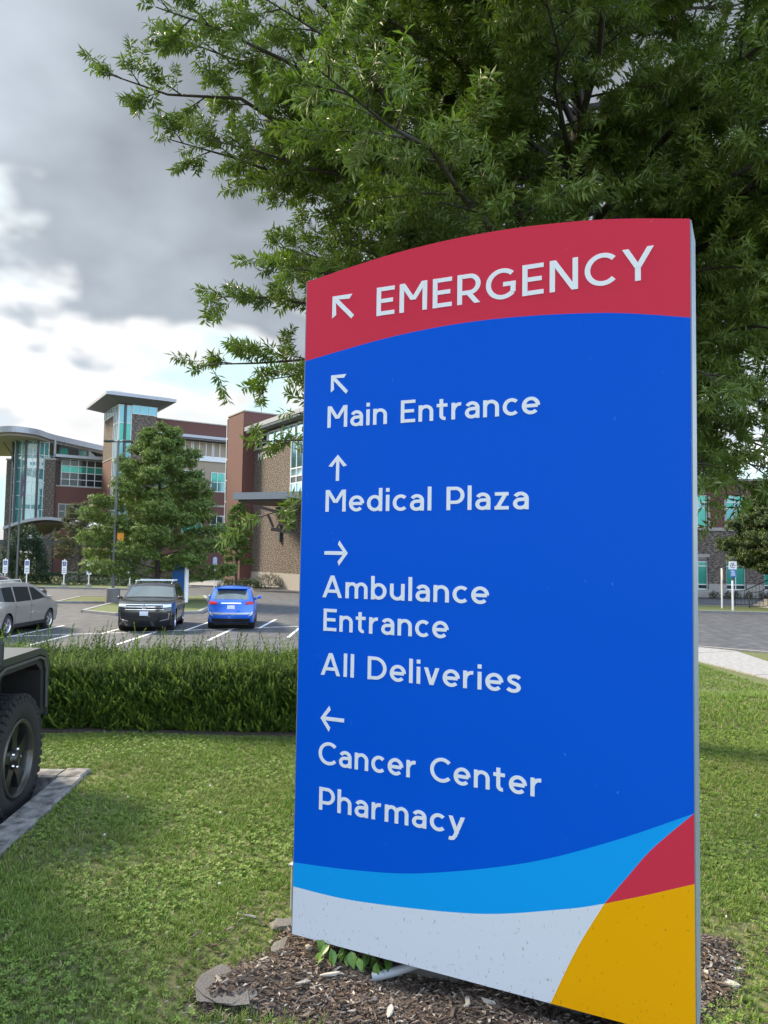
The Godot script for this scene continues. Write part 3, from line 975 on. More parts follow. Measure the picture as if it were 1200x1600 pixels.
func make_bed_things() -> void:
	var rocks := [
		[Vector3(-0.405, 0.03, -3.42), Vector3(0.06, 0.042, 0.05), "rounded brown stone behind the sign's lower left corner"],
		[Vector3(-0.375, 0.02, -3.235), Vector3(0.07, 0.02, 0.04), "flat tilted stone at the sign's lower left corner"],
		[Vector3(-0.555, 0.008, -2.89), Vector3(0.15, 0.009, 0.095), "flat grey slab in the mulch near the lawn"],
		[Vector3(-0.53, 0.015, -3.15), Vector3(0.06, 0.015, 0.03), "thin brown stone beside the lawn edge of the bed"],
		[Vector3(0.30, 0.03, -3.0), Vector3(0.045, 0.03, 0.03), "pale lump of concrete under the sign"],
		[Vector3(-0.27, 0.035, -3.16), Vector3(0.016, 0.012, 0.014), "small round white pebble left of the seedling"],
		[Vector3(-0.17, 0.035, -2.97), Vector3(0.04, 0.007, 0.009), "long pale splinter of wood in the mulch"],
		[Vector3(0.05, 0.03, -2.75), Vector3(0.035, 0.008, 0.012), "grey splinter of wood at the bottom of the bed"],
		[Vector3(1.32, 0.03, -2.98), Vector3(0.045, 0.008, 0.018), "pale chip of wood in the mulch right of the sign"],
	]
	for i in rocks.size():
		var r: Array = rocks[i]
		var wood: bool = "wood" in r[2]
		var o := obj("wood_splinter" if wood else "stone", rock_mesh(r[1], 60 + i), mat(lin(0.38, 0.35, 0.30), 0.9) if wood or "white" in r[2] else M.stone)
		o.position = r[0] + Vector3(0, bed_y(r[0].x, r[0].z) - 0.02, 0)
		o.rotation.y = i * 1.1
		tag(o, r[2], "wood chip" if wood else "stone", "stones and splinters in the mulch bed")
	# seedling: leaves of pointed leaflets on thin stalks
	var pl := thing("seedling", "low green seedling with pointed leaves under the sign's lower edge", "plant", Vector3(-0.13, bed_y(-0.13, -3.12), -3.12))
	var stem := mat(lin(0.12, 0.13, 0.05), 0.7)
	rng.seed = 91
	var lm := [mat(lin(0.075, 0.16, 0.022), 0.45), mat(lin(0.10, 0.20, 0.03), 0.45), mat(lin(0.055, 0.125, 0.02), 0.45)]
	for m in lm:
		m.backlight_enabled = true
		m.backlight = lin(0.12, 0.2, 0.03)
	for k in 24:
		var u := k / 23.0
		var base := Vector3(-0.10 + 0.27 * u + rng.randf_range(-0.02, 0.02), 0.02, 0.02 + rng.randf_range(-0.01, 0.05) + 0.04 * u)
		var tip := base + Vector3(rng.randf_range(-0.02, 0.02), rng.randf_range(0.02, 0.062) * (1.2 - 0.6 * u), rng.randf_range(0.0, 0.035))
		var s := st_()
		tube(s, [base - Vector3(0, 0.03, 0.02), (base + tip) / 2 + Vector3(0, 0.008, 0), tip], [0.0014, 0.0012, 0.001], 4)
		obj("stalk", s, stem, pl)
		s = st_()
		leaf_blade(s, Vector3.ZERO, Vector3(0, -0.35, 1).normalized(), Vector3.RIGHT, rng.randf_range(0.045, 0.066), 0.58)
		var o := obj("leaf", s, lm[rng.randi() % 3], pl)
		o.transform = Transform3D(turned(rng.randf_range(-1.5, 1.5), rng.randf_range(-0.1, 0.75), rng.randf_range(-0.4, 0.4)), tip)

# one pointed leaf folded along its midrib
func leaf_blade(s: SurfaceTool, at: Vector3, dir: Vector3, side: Vector3, l: float, wide: float, fold := 0.25, bend := 0.25) -> void:
	var up := side.cross(dir).normalized()
	if up.y < 0: up = -up
	var mid := []
	var w := [0.0, 0.8, 1.0, 0.6, 0.0]
	for k in 5:
		var u := k / 4.0
		mid.append(at + dir * l * u - up * l * bend * u * u)
	for e in [-1.0, 1.0]:
		for k in 4:
			var a: Vector3 = mid[k] + (side * e + up * fold) * w[k] * l * wide * 0.5
			var b: Vector3 = mid[k + 1] + (side * e + up * fold) * w[k + 1] * l * wide * 0.5
			if k == 0: tri(s, mid[0], b, mid[1])
			elif k == 3: tri(s, mid[3], a, mid[4])
			else: quad(s, mid[k], a, b, mid[k + 1])

# ------------------------------------------------------------------ trees
# a leafy twig: lance leaves round a short stem, or a looser clump for trees far off
func sprig(n: int, stem_l: float, leaf_l: float, wide: float, seed_: int) -> Mesh:
	var r := RandomNumberGenerator.new()
	r.seed = seed_
	var s := st_()
	for k in n:
		var u := (k + 0.6) / n
		var a := k * 2.4 + r.randf_range(-0.4, 0.4)
		var at := Vector3(0, 0, stem_l * u)
		var out := Vector3(cos(a), sin(a), 0)
		var dir := (out * r.randf_range(0.5, 1.0) + Vector3(0, 0, r.randf_range(0.0, 0.9)) + Vector3(0, -0.3, 0)).normalized()
		var side := dir.cross(Vector3(0, 1, 0.2)).normalized()
		var l := leaf_l * r.randf_range(0.75, 1.15)
		var up := side.cross(dir).normalized()
		var m := at + dir * l * 0.5 - up * l * 0.05
		var tip := at + dir * l - up * l * 0.18
		var q := side * l * wide * 0.5
		tri(s, at, m + q + up * l * 0.03, tip)
		tri(s, at, tip, m - q + up * l * 0.03)
	s.generate_normals()
	return s.commit()

func limb_path(a: Vector3, b: Vector3, sag: float, r: RandomNumberGenerator, wob := 0.05) -> Array:
	var pts := []
	var n := 9
	var l := a.distance_to(b)
	for k in n:
		var u := k / float(n - 1)
		var p := a.lerp(b, u) + Vector3.UP * sag * l * 4.0 * u * (1.0 - u) * 0.25
		if k > 0 and k < n - 1: p += Vector3(r.randf_range(-1, 1), r.randf_range(-1, 1), r.randf_range(-1, 1)) * wob * l * 0.35
		pts.append(p)
	return pts

func on_path(pts: Array, u: float) -> Vector3:
	var f := clampf(u, 0.0, 0.9999) * (pts.size() - 1)
	var i := int(f)
	return pts[i].lerp(pts[i + 1], f - i)

func make_big_tree() -> void:
	var t := thing("oak_tree", "large narrow-leaved oak towering behind the blue sign", "tree", Vector3(1.78, ground_y(1.78, -7.2), -7.2))
	var base := t.position
	var s := st_()
	var tp := []
	var tr := []
	for k in 16:
		var h := k * 0.7
		tp.append(Vector3(0.03 * sin(h * 1.1) + 0.01 * h, h - 0.1, 0.04 * sin(h * 0.8)))
		tr.append(lerpf(0.18, 0.03, pow(k / 15.0, 0.8)) + (0.08 if k == 0 else 0.0))
	tube(s, tp, tr, 12)
	obj("trunk", s, M.bark, t)
	var r := RandomNumberGenerator.new()
	r.seed = 2024
	var limbs := []       # [start height, tip (tree space), sag]
	# limbs whose tips stand out against the sky on the left, and the low ones round the sign
	for l in [[3.9, Vector3(-2.42, 5.62, -6.2), 0.30], [3.6, Vector3(-1.95, 5.22, -6.5), 0.25], [4.4, Vector3(-1.8, 5.75, -5.6), 0.2], [2.9, Vector3(-1.5, 3.82, -6.5), 0.35], [2.6, Vector3(-1.48, 3.18, -6.3), 0.45], [2.5, Vector3(-1.1, 3.17, -6.8), 0.4],
			[2.4, Vector3(-0.9, 2.44, -5.6), 0.3], [2.2, Vector3(-0.88, 1.88, -5.5), 0.3], [2.5, Vector3(-0.75, 2.8, -6.4), 0.3], [3.4, Vector3(-0.95, 4.9, -6.3), 0.2], [3.1, Vector3(-1.0, 4.4, -6.8), 0.3], [3.9, Vector3(-1.5, 5.0, -6.1), 0.3],
			[4.6, Vector3(-1.9, 6.2, -6.6), 0.2], [4.9, Vector3(-1.6, 6.6, -5.8), 0.2], [3.0, Vector3(-0.9, 3.9, -5.9), 0.3], [3.3, Vector3(-0.5, 4.6, -5.2), 0.3], [4.1, Vector3(-0.9, 5.4, -5.0), 0.25],
			[2.6, Vector3(2.25, 2.2, -5.3), 0.5], [2.7, Vector3(2.6, 2.1, -5.5), 0.5], [2.6, Vector3(2.9, 2.18, -5.6), 0.5], [2.8, Vector3(3.4, 2.3, -5.9), 0.5], [3.1, Vector3(2.2, 2.75, -4.9), 0.5], [3.2, Vector3(3.0, 3.0, -4.9), 0.5], [3.0, Vector3(1.9, 2.5, -5.8), 0.4], [3.3, Vector3(3.9, 2.7, -6.6), 0.4], [2.9, Vector3(3.2, 2.5, -7.6), 0.4], [3.5, Vector3(2.5, 3.6, -5.0), 0.4],
			[3.4, Vector3(-0.85, 4.6, -7.0), 0.3], [3.2, Vector3(-0.75, 4.2, -6.4), 0.3], [3.0, Vector3(-0.55, 3.7, -6.9), 0.3], [3.6, Vector3(-1.25, 5.2, -7.2), 0.3], [3.1, Vector3(-0.35, 4.0, -5.7), 0.3], [3.2, Vector3(0.5, 3.5, -5.6), 0.4], [3.0, Vector3(0.1, 3.3, -7.6), 0.3], [3.4, Vector3(1.2, 3.6, -5.0), 0.4], [3.0, Vector3(2.3, 3.2, -5.5), 0.4], [3.1, Vector3(2.8, 3.4, -5.8), 0.4], [2.9, Vector3(3.3, 3.0, -6.3), 0.4], [2.8, Vector3(2.6, 2.8, -6.2), 0.4], [3.2, Vector3(3.6, 3.5, -6.8), 0.4], [3.3, Vector3(2.2, 3.8, -6.0), 0.4], [2.7, Vector3(3.0, 2.5, -6.6), 0.4], [3.4, Vector3(3.1, 4.1, -5.9), 0.4]]:
		limbs.append([l[0], l[1] - base, l[2]])
	var k := 0
	var tries := 0
	while k < 104 and tries < 1500:
		tries += 1
		var h := 2.9 + 6.6 * r.randf()
		var az := tries * 2.399963
		var len := lerpf(4.4, 1.4, pow(clampf((h - 3.5) / 6.5, 0, 1), 1.2)) * r.randf_range(0.65, 1.0)
		var rise := lerpf(0.15, 0.9, clampf((h - 3.0) / 6.0, 0, 1))
		var tip := Vector3(cos(az) * len, h + rise * len * r.randf_range(0.3, 0.9), sin(az) * len)
		var w := tip + base
		if w.z > -2.2: continue
		if w.x < -0.6 - 0.36 * clampf(w.y - 4.0, 0, 3) * (1.0 if w.z > -9 else 2.0): continue
		if w.z > -4.6 and w.y < 3.9: continue
		limbs.append([h, tip, 0.25])
		k += 1
	var br := st_()
	var xf := [[], [], []]
	var cols := [[], [], []]
	var add := func(p: Vector3, dir: Vector3, size: float) -> void:
		var w := p + base
		if w.z > -4.0 and w.y < 3.55: return
		if w.z > -3.7 and w.x > -0.6 and w.y < 3.9: return
		var z := dir.normalized()
		var x := Vector3.UP.cross(z)
		x = x.normalized() if x.length() > 0.05 else Vector3.RIGHT
		var b := Basis(x, z.cross(x), z) * Basis(Vector3.BACK, r.randf_range(-1.5, 1.5))
		var v := r.randi() % 3
		xf[v].append(Transform3D(b.scaled_local(Vector3.ONE * size * r.randf_range(0.8, 1.2)), p))
		var c := Color(0.088, 0.138, 0.026).lerp(Color(0.175, 0.24, 0.052), r.randf())
		if r.randf() < 0.08: c = Color(0.16, 0.20, 0.05)
		cols[v].append(c)
	var n_limb := 0
	for l in limbs:
		var a := Vector3(0.01 * l[0], l[0], 0)
		var tip: Vector3 = l[1]
		var pts := limb_path(a, tip, l[2], r)
		var len := a.distance_to(tip)
		var r0 := clampf(0.0115 * len, 0.016, 0.05)
		var rad := []
		for q in pts.size(): rad.append(lerpf(r0, 0.004, q / float(pts.size() - 1)))
		var ls := st_()
		tube(ls, pts, rad, 6)
		obj("limb", ls, M.bark, t)
		var special := n_limb < 43
		n_limb += 1
		# side branches
		var u := 0.14 if special else 0.18
		var flip := 1.0
		while u < 1.0:
			var p := on_path(pts, u)
			var fwd := (on_path(pts, minf(u + 0.06, 1.0)) - on_path(pts, u - 0.06)).normalized()
			var side := fwd.cross(Vector3.UP).normalized() * flip
			flip = -flip
			var l2 := lerpf(1.15, 0.28, u) * r.randf_range(0.55, 1.1) * clampf(len / 3.5, 0.5, 1.1)
			if special and tip.x < -2.0: l2 *= 0.66
			if n_limb in [7, 8, 9]: l2 *= (0.55 if n_limb == 7 else 0.36) if u > 0.5 else 0.5
			var d2 := (fwd * r.randf_range(0.5, 1.0) + side * r.randf_range(0.5, 1.0) + Vector3.UP * r.randf_range(-0.35, 0.45)).normalized()
			var e := p + d2 * l2 + Vector3.DOWN * l2 * l2 * 0.10
			var p2 := [p, p.lerp(e, 0.5) + Vector3.UP * 0.04 * l2, e]
			tube(br, p2, [0.008 + 0.006 * (1.0 - u), 0.006, 0.002], 4, false)
			var m := int(l2 / 0.04)
			for q in m:
				var uu := (q + 0.5) / m
				var pp := on_path(p2, 0.12 + 0.88 * uu)
				var dd := (d2 + Vector3(r.randf_range(-1, 1), r.randf_range(-0.7, 0.7), r.randf_range(-1, 1)) * 0.9).normalized()
				if q % 2 == 0:      # a twiglet
					var l3 := r.randf_range(0.12, 0.30)
					var ee := pp + dd * l3
					tube(br, [pp, ee], [0.003, 0.0015], 3, false)
					add.call(pp.lerp(ee, 0.35), (dd + Vector3(0, 0.3, 0)).normalized(), 1.0)
					add.call(pp.lerp(ee, 0.75), dd, 1.0)
					add.call(ee, dd, 0.95)
				else:
					add.call(pp, dd, 1.0)
			add.call(e, d2, 1.0)
			u += r.randf_range(0.030, 0.055) * clampf(4.2 / len, 0.9, 2.0)
		add.call(tip, (tip - pts[-2]).normalized(), 1.0)
	obj("branches", br, M.bark, t)
	var crown := Node3D.new()
	crown.name = "crown"
	t.add_child(crown)
	crown.set_meta("kind", "stuff")
	for v in 3:
		multi("leaves", sprig(18, 0.11, 0.074, 0.23, 5 + v), M.leaf, xf[v], cols[v], crown)
	print("big tree sprigs ", xf[0].size() + xf[1].size() + xf[2].size())

# a tree farther off: straight stem, level tiers of limbs, clumps of leaves
func far_tree(called: String, label: String, at: Vector3, height: float, spread: float, low: float, c0: Color, c1: Color, seed_: int, density := 1.0, shape := 1.0, droop := 0.0, group := "trees in the car park") -> Node3D:
	var t := thing(called, label, "tree", at, 0.0, group)
	var r := RandomNumberGenerator.new()
	r.seed = seed_
	var s := st_()
	var rad := 0.011 * height + 0.03
	tube(s, [Vector3(0, -0.15, 0), Vector3(0.02, height * 0.35, 0), Vector3(-0.03, height * 0.7, 0.02), Vector3(0, height * 0.97, 0)], [rad * 1.2, rad, rad * 0.55, 0.015], 8)
	obj("trunk", s, M.bark, t)
	var br := st_()
	var xf := [[], []]
	var cols := [[], []]
	var n := int(34 * density)
	for k in n:
		var v := (k + 0.5) / n
		var h := lerpf(low, height * 0.97, pow(v, 0.9))
		var f := (height - h) / (height - low)
		var len := spread * pow(clampf(f, 0.02, 1.0), 0.75 * shape) * r.randf_range(0.72, 1.05) * (1.0 if f < 0.86 else 0.85)
		var az := k * 2.399963 + r.randf_range(-0.3, 0.3)
		var dir := Vector3(cos(az), 0, sin(az))
		var a := Vector3(0, h - 0.12 * len, 0)
		var e := dir * len + Vector3.UP * (h + len * (0.10 - droop))
		tube(br, [a, a.lerp(e, 0.5) + Vector3.UP * 0.05 * len, e], [rad * 0.28, rad * 0.16, 0.008], 5, false)
		var m := int(len * 38 * density) + 12
		for q in m:
			var u := sqrt(r.randf_range(0.06, 1.0))
			var half := 0.34 * len * (0.35 + u * (1.2 - u))
			var side := Vector3(-dir.z, 0, dir.x)
			var p := a.lerp(e, u) + side * r.randf_range(-1, 1) * half + Vector3.UP * (r.randf_range(-0.24, 0.24) * (0.55 + 0.22 * len) + 0.05 * len)
			var b := turned(r.randf() * TAU, r.randf_range(-0.5, 0.3), r.randf_range(-0.5, 0.5))
			var w := r.randi() % 2
			xf[w].append(Transform3D(b.scaled(Vector3.ONE * r.randf_range(0.7, 1.3)), p))
			cols[w].append(c0.lerp(c1, r.randf()))
	obj("branches", br, M.bark, t)
	var crown := Node3D.new()
	crown.name = "crown"
	t.add_child(crown)
	crown.set_meta("kind", "stuff")
	for w in 2:
		multi("leaves", sprig(16, 0.30, 0.135, 0.45, 70 + w), M.leaf, xf[w], cols[w], crown)
	return t

# a rounded or clipped shrub filled with clumps
func shrub(called: String, label: String, at: Vector3, size: Vector3, c0: Color, c1: Color, seed_: int, n: int, group := "", boxy := false, up := 0.2, clump := 0.45) -> Node3D:
	var t := thing(called, label, "shrub", at, 0.0, group)
	var r := RandomNumberGenerator.new()
	r.seed = seed_
	var s := st_()
	for k in 5:
		var a := k * 1.3
		tube(s, [Vector3(cos(a) * size.x * 0.06, -0.1, sin(a) * size.z * 0.06), Vector3(cos(a) * size.x * 0.25, size.y * 0.7, sin(a) * size.z * 0.25)], [0.03, 0.01], 5)
	obj("stems", s, M.bark, t)
	var xf := [[], []]
	var cols := [[], []]
	for k in n:
		var p: Vector3
		if boxy:
			p = Vector3(r.randf_range(-1, 1), r.randf(), r.randf_range(-1, 1))
			var f := r.randi() % 3
			if f == 0: p.y = r.randf_range(0.9, 1.0)
			elif f == 1: p.z = r.randf_range(0.85, 1.0)
			p = p * Vector3(size.x * 0.5, size.y, size.z * 0.5)
		else:
			var v := Vector3(r.randfn(), absf(r.randfn()), r.randfn()).normalized()
			var rr := pow(r.randf_range(0.25, 1.0), 0.4)
			p = Vector3(v.x * size.x * 0.5, v.y * size.y, v.z * size.z * 0.5) * rr
		var w := r.randi() % 2
		xf[w].append(Transform3D(turned(r.randf() * TAU, r.randf_range(-0.6, 0.4) - up, r.randf_range(-0.5, 0.5)).scaled(Vector3.ONE * r.randf_range(0.7, 1.3) * clump), p))
		cols[w].append(c0.lerp(c1, r.randf()))
	for w in 2:
		multi("foliage", sprig(12, 0.34, 0.17, 0.4, 80 + w), M.leaf, xf[w], cols[w], t)
	return t

# ------------------------------------------------------------------ yew hedge
func make_hedge() -> void:
	var x0 := -6.2
	var x1 := 0.85
	var z_front := -7.05
	var z_back := -8.35
	var t := thing("yew_hedge", "dense green yew hedge with upright feathery shoots behind the lawn", "hedge", Vector3((x0 + x1) / 2, 0, (z_front + z_back) / 2))
	var o := t.position
	var s := st_()
	slab(s, [[x0 - 0.2, z_front + 0.17], [x1 + 0.2, z_front + 0.05], [x1 + 0.4, z_back], [x0 - 0.2, z_back]], -0.05, 0.012)
	struct("mulch_strip", s, M.mulch)
	# dark woody heart of the hedge
	var r := RandomNumberGenerator.new()
	r.seed = 321
	var st := st_()
	for k in 150:
		var p := Vector3(r.randf_range(x0 + 0.1, x1 - 0.1), 0, r.randf_range(z_back + 0.15, z_front - 0.15)) - o
		var e := p + Vector3(r.randf_range(-0.25, 0.25), r.randf_range(0.35, 0.52), r.randf_range(-0.2, 0.2))
		tube(st, [p - Vector3(0, 0.05, 0), e], [0.012, 0.004], 5)
	obj("stems", st, M.bark, t)
	# shoot: stem with two ranks of short needles
	var shoots := []
	for v in 3:
		var q := st_()
		var rr := RandomNumberGenerator.new()
		rr.seed = 600 + v
		var l := 0.125
		for k in 36:
			var u := (k + 0.5) / 36.0
			var a := k * 2.6 + rr.randf_range(-0.3, 0.3)
			var at := Vector3(0.02 * u * u * (v - 1), l * u, 0.0)
			var out := Vector3(cos(a), rr.randf_range(0.25, 0.8) + 0.6 * u, sin(a)).normalized()
			var side := out.cross(Vector3.UP).normalized() * 0.0036
			var n := 0.021 * (1.0 - 0.45 * u) * rr.randf_range(0.8, 1.15)
			quad(q, at - side * 0.5, at + out * n * 0.5 - side, at + out * n, at + out * n * 0.5 + side)
		q.generate_normals()
		shoots.append(q.commit())
	var lump := FastNoiseLite.new()
	lump.seed = 77
	lump.frequency = 1.6
	var xf := [[], [], []]
	var cols := [[], [], []]
	for k in 66000:
		var x := r.randf_range(x0, x1)
		var f := r.randf()
		var z := r.randf_range(z_back, z_front)
		var y := 0.0
		var top := 0.53 + 0.10 * lump.get_noise_2d(x * 1.3, z * 1.3) + 0.03 * lump.get_noise_2d(x * 5.0, z * 5.0)
		var dir: Vector3
		var deep := pow(r.randf(), 1.3) * 0.34
		if f < 0.40:        # top
			y = top - deep * 0.9
			dir = Vector3(r.randfn() * 0.35 + 0.15, 1.0, r.randfn() * 0.3 + 0.1)
		elif f < 0.88:      # the side towards the lawn
			y = r.randf_range(-0.02, top)
			z = z_front - deep + 0.10 * lump.get_noise_2d(x * 2.0, y * 3.0) - 0.10 * sm(0.35, 0.58, y) + 0.05 * sin(y * 4.0)
			dir = Vector3(r.randfn() * 0.4, 0.75 + r.randf() * 0.5, 0.65 + r.randfn() * 0.3)
		else:
			y = r.randf_range(0.1, top)
			z = z_back + deep
			dir = Vector3(r.randfn() * 0.4, 0.9, -0.6)
		if x > x1 - 0.05 or x < x0 + 0.05: dir.x += 0.8 * signf(x - o.x)
		dir = dir.normalized()
		var sc := r.randf_range(0.55, 1.05)
		if f < 0.40 and deep < 0.05 and r.randf() < 0.11:
			sc = r.randf_range(1.6, 2.9)
		var xx := Vector3(dir.y, -dir.x, 0).normalized().rotated(dir, r.randf() * TAU)
		var b := Basis(xx, dir, xx.cross(dir)).scaled_local(Vector3(1.0, sc, 1.0))
		var v := r.randi() % 3
		xf[v].append(Transform3D(b, Vector3(x, y, z) - o))
		# this year's growth is yellow-green, older wood dark
		var c := Color(0.03, 0.066, 0.011).lerp(Color(0.068, 0.126, 0.018), r.randf())
		if r.randf() < 0.30: c = Color(0.14, 0.22, 0.025).lerp(Color(0.215, 0.31, 0.04), r.randf())
		cols[v].append(c)
	for v in 3: multi("shoots", shoots[v], M.needle, xf[v], cols[v], t)

# ------------------------------------------------------------------ vehicles
class Shell:
	var o: PackedVector2Array       # side outline (z forward, y up)
	var w: float                    # half width
	var belt: float
	var top: float
	var roof_w: float
	var half: float                 # half length
	var taper: float
	func place(z: float, y: float, u: float) -> Vector3:
		var hw := w * (1.0 - 0.05 * smoothstep(0.75, 0.2, y) - 0.015 * smoothstep(0.8, belt, y))
		if y > belt: hw = w * lerpf(0.985, roof_w, clampf((y - belt) / (top - belt), 0, 1))
		var e := smoothstep(0.6 * half, half, absf(z))
		hw *= 1.0 - 0.09 * e * e
		return Vector3(u * hw, y - 0.045 * u * u * smoothstep(belt, top, y) - 0.02 * u * u * smoothstep(belt - 0.25, belt, y), z - signf(z) * e * taper * u * u * absf(u))
	func end_z(y: float, end: int) -> float:
		var best := -99.0
		for i in o.size():
			var a := o[i]
			var b := o[(i + 1) % o.size()]
			if (a.y - y) * (b.y - y) <= 0.0 and absf(a.y - b.y) > 0.0001:
				best = maxf(best, end * lerpf(a.x, b.x, (y - a.y) / (b.y - a.y)))
		return end * best
	func on_end(u: float, y: float, end: int, off: float) -> Vector3:
		var z := end_z(y, end)
		var dz := end * (end_z(y + 0.02, end) - end_z(y - 0.02, end)) / 0.04
		var n := Vector3(0.0, -dz, 1.0).normalized()
		n.z *= end
		n.x = 0.25 * u
		return place(z, y, u) + n * off

func shell_body(sh: Shell, arches: Array) -> SurfaceTool:
	var s := st_()
	var cut: Array = [sh.o]
	for a in arches:
		var ring := PackedVector2Array()
		for k in 24: ring.append(Vector2(a[0] + a[2] * cos(TAU * k / 24), a[1] + a[2] * sin(TAU * k / 24)))
		var nxt := []
		for p in cut: nxt.append_array(Geometry2D.clip_polygons(p, ring))
		cut = nxt
	for e in [-1.0, 1.0]:
		s.set_smooth_group(3 if e > 0 else 4)
		side_pieces(s, sh, cut, e, 0.0)
	s.set_smooth_group(5)
	for i in sh.o.size():
		var a := sh.o[i]
		var b := sh.o[(i + 1) % sh.o.size()]
		var m := maxi(1, int(a.distance_to(b) / 0.3))
		if a.y < 0.32 and b.y < 0.32: s.set_smooth_group(6)
		else: s.set_smooth_group(5)
		for q in m:
			var a2 := a.lerp(b, q / float(m))
			var b2 := a.lerp(b, (q + 1) / float(m))
			for k in 10:
				var u0 := -1.0 + k * 0.2
				var u1 := u0 + 0.2
				quad(s, sh.place(a2.x, a2.y, u0), sh.place(b2.x, b2.y, u0), sh.place(b2.x, b2.y, u1), sh.place(a2.x, a2.y, u1))
	return s

func side_pieces(s: SurfaceTool, sh: Shell, polys: Array, e: float, off: float) -> void:
	for poly in polys:
		var lo := Vector2(99, 99)
		var hi := Vector2(-99, -99)
		for p in poly:
			lo = lo.min(p)
			hi = hi.max(p)
		var z := floorf(lo.x / 0.3) * 0.3
		while z < hi.x:
			var y := floorf(lo.y / 0.15) * 0.15
			while y < hi.y:
				var cell := PackedVector2Array([Vector2(z, y), Vector2(z + 0.3, y), Vector2(z + 0.3, y + 0.15), Vector2(z, y + 0.15)])
				for piece in Geometry2D.intersect_polygons(cell, poly):
					var ix := Geometry2D.triangulate_polygon(piece)
					for k in range(0, ix.size(), 3):
						var q := []
						for m in 3:
							var p: Vector2 = piece[ix[k + m]]
							q.append(sh.place(p.x, p.y, e) + Vector3(e * off, 0, 0))
						tri(s, q[0], q[1], q[2])
				y += 0.15
			z += 0.3

# a patch of the nose or tail between four (across, height) corners
func end_patch(sh: Shell, end: int, c: Array, off: float, thick := 0.0) -> SurfaceTool:
	var s := st_()
	s.set_smooth_group(1)
	var P := func(i: int, j: int, f: float) -> Vector3:
		var a: Vector2 = Vector2(c[0][0], c[0][1]).lerp(Vector2(c[1][0], c[1][1]), i / 6.0)
		var b: Vector2 = Vector2(c[3][0], c[3][1]).lerp(Vector2(c[2][0], c[2][1]), i / 6.0)
		var p := a.lerp(b, j / 4.0)
		return sh.on_end(p.x, p.y, end, f)
	for i in 6:
		for j in 4:
			quad(s, P.call(i, j, off), P.call(i, j + 1, off), P.call(i + 1, j + 1, off), P.call(i + 1, j, off))
	s.set_smooth_group(-1)
	for i in 6:
		for j in [0, 4]: quad(s, P.call(i, j, off), P.call(i + 1, j, off), P.call(i + 1, j, -0.01), P.call(i, j, -0.01))
	for j in 4:
		for i in [0, 6]: quad(s, P.call(i, j, off), P.call(i, j + 1, off), P.call(i, j + 1, -0.01), P.call(i, j, -0.01))
	return s

func vehicle_materials() -> void:
	M.car_glass = mat(lin(0.012, 0.016, 0.017), 0.06)
	M.screen = mat(lin(0.16, 0.185, 0.18), 0.06, 0.55)
	M.tyre = mat(lin(0.014, 0.014, 0.015), 0.85)
	M.rim = mat(lin(0.55, 0.56, 0.58), 0.3, 0.8)
	M.chrome = mat(lin(0.75, 0.76, 0.78), 0.14, 1.0)
	M.trim = mat(lin(0.014, 0.014, 0.015), 0.55)
	M.lamp_glass = mat(lin(0.62, 0.65, 0.68), 0.1, 0.3)
	M.tail = mat(lin(0.42, 0.012, 0.014), 0.15)
	M.plate = mat(lin(0.62, 0.66, 0.74), 0.45)

func road_wheel(parent: Node, at: Vector3, r: float, side: float, rim_m: Material) -> void:
	var w := Node3D.new()
	w.name = "wheel"
	parent.add_child(w, true)
	w.position = at
	w.rotation.y = side * PI / 2
	var s := st_()
	lathe(s, [[r * 0.62, -0.11], [r * 0.92, -0.115], [r, -0.09], [r, 0.09], [r * 0.92, 0.115], [r * 0.68, 0.112], [r * 0.66, 0.09]], 28)
	obj("tyre", s, M.tyre, w)
	s = st_()
	lathe(s, [[r * 0.665, 0.106], [r * 0.60, 0.10], [r * 0.57, 0.04]], 24)
	lathe(s, [[r * 0.16, 0.075], [r * 0.13, 0.085], [0.001, 0.088]], 14)
	for k in 5:
		var a := TAU * k / 5
		var b := Basis(Vector3.BACK, a)
		box(s, Vector3(0.02, -r * 0.085, 0.05), Vector3(r * 0.61, r * 0.085, 0.085), Transform3D(b, Vector3.ZERO))
	obj("rim", s, rim_m, w)
	s = st_()
	lathe(s, [[r * 0.63, 0.03], [0.001, 0.03]], 20)
	obj("brake_disc", s, M.trim, w)

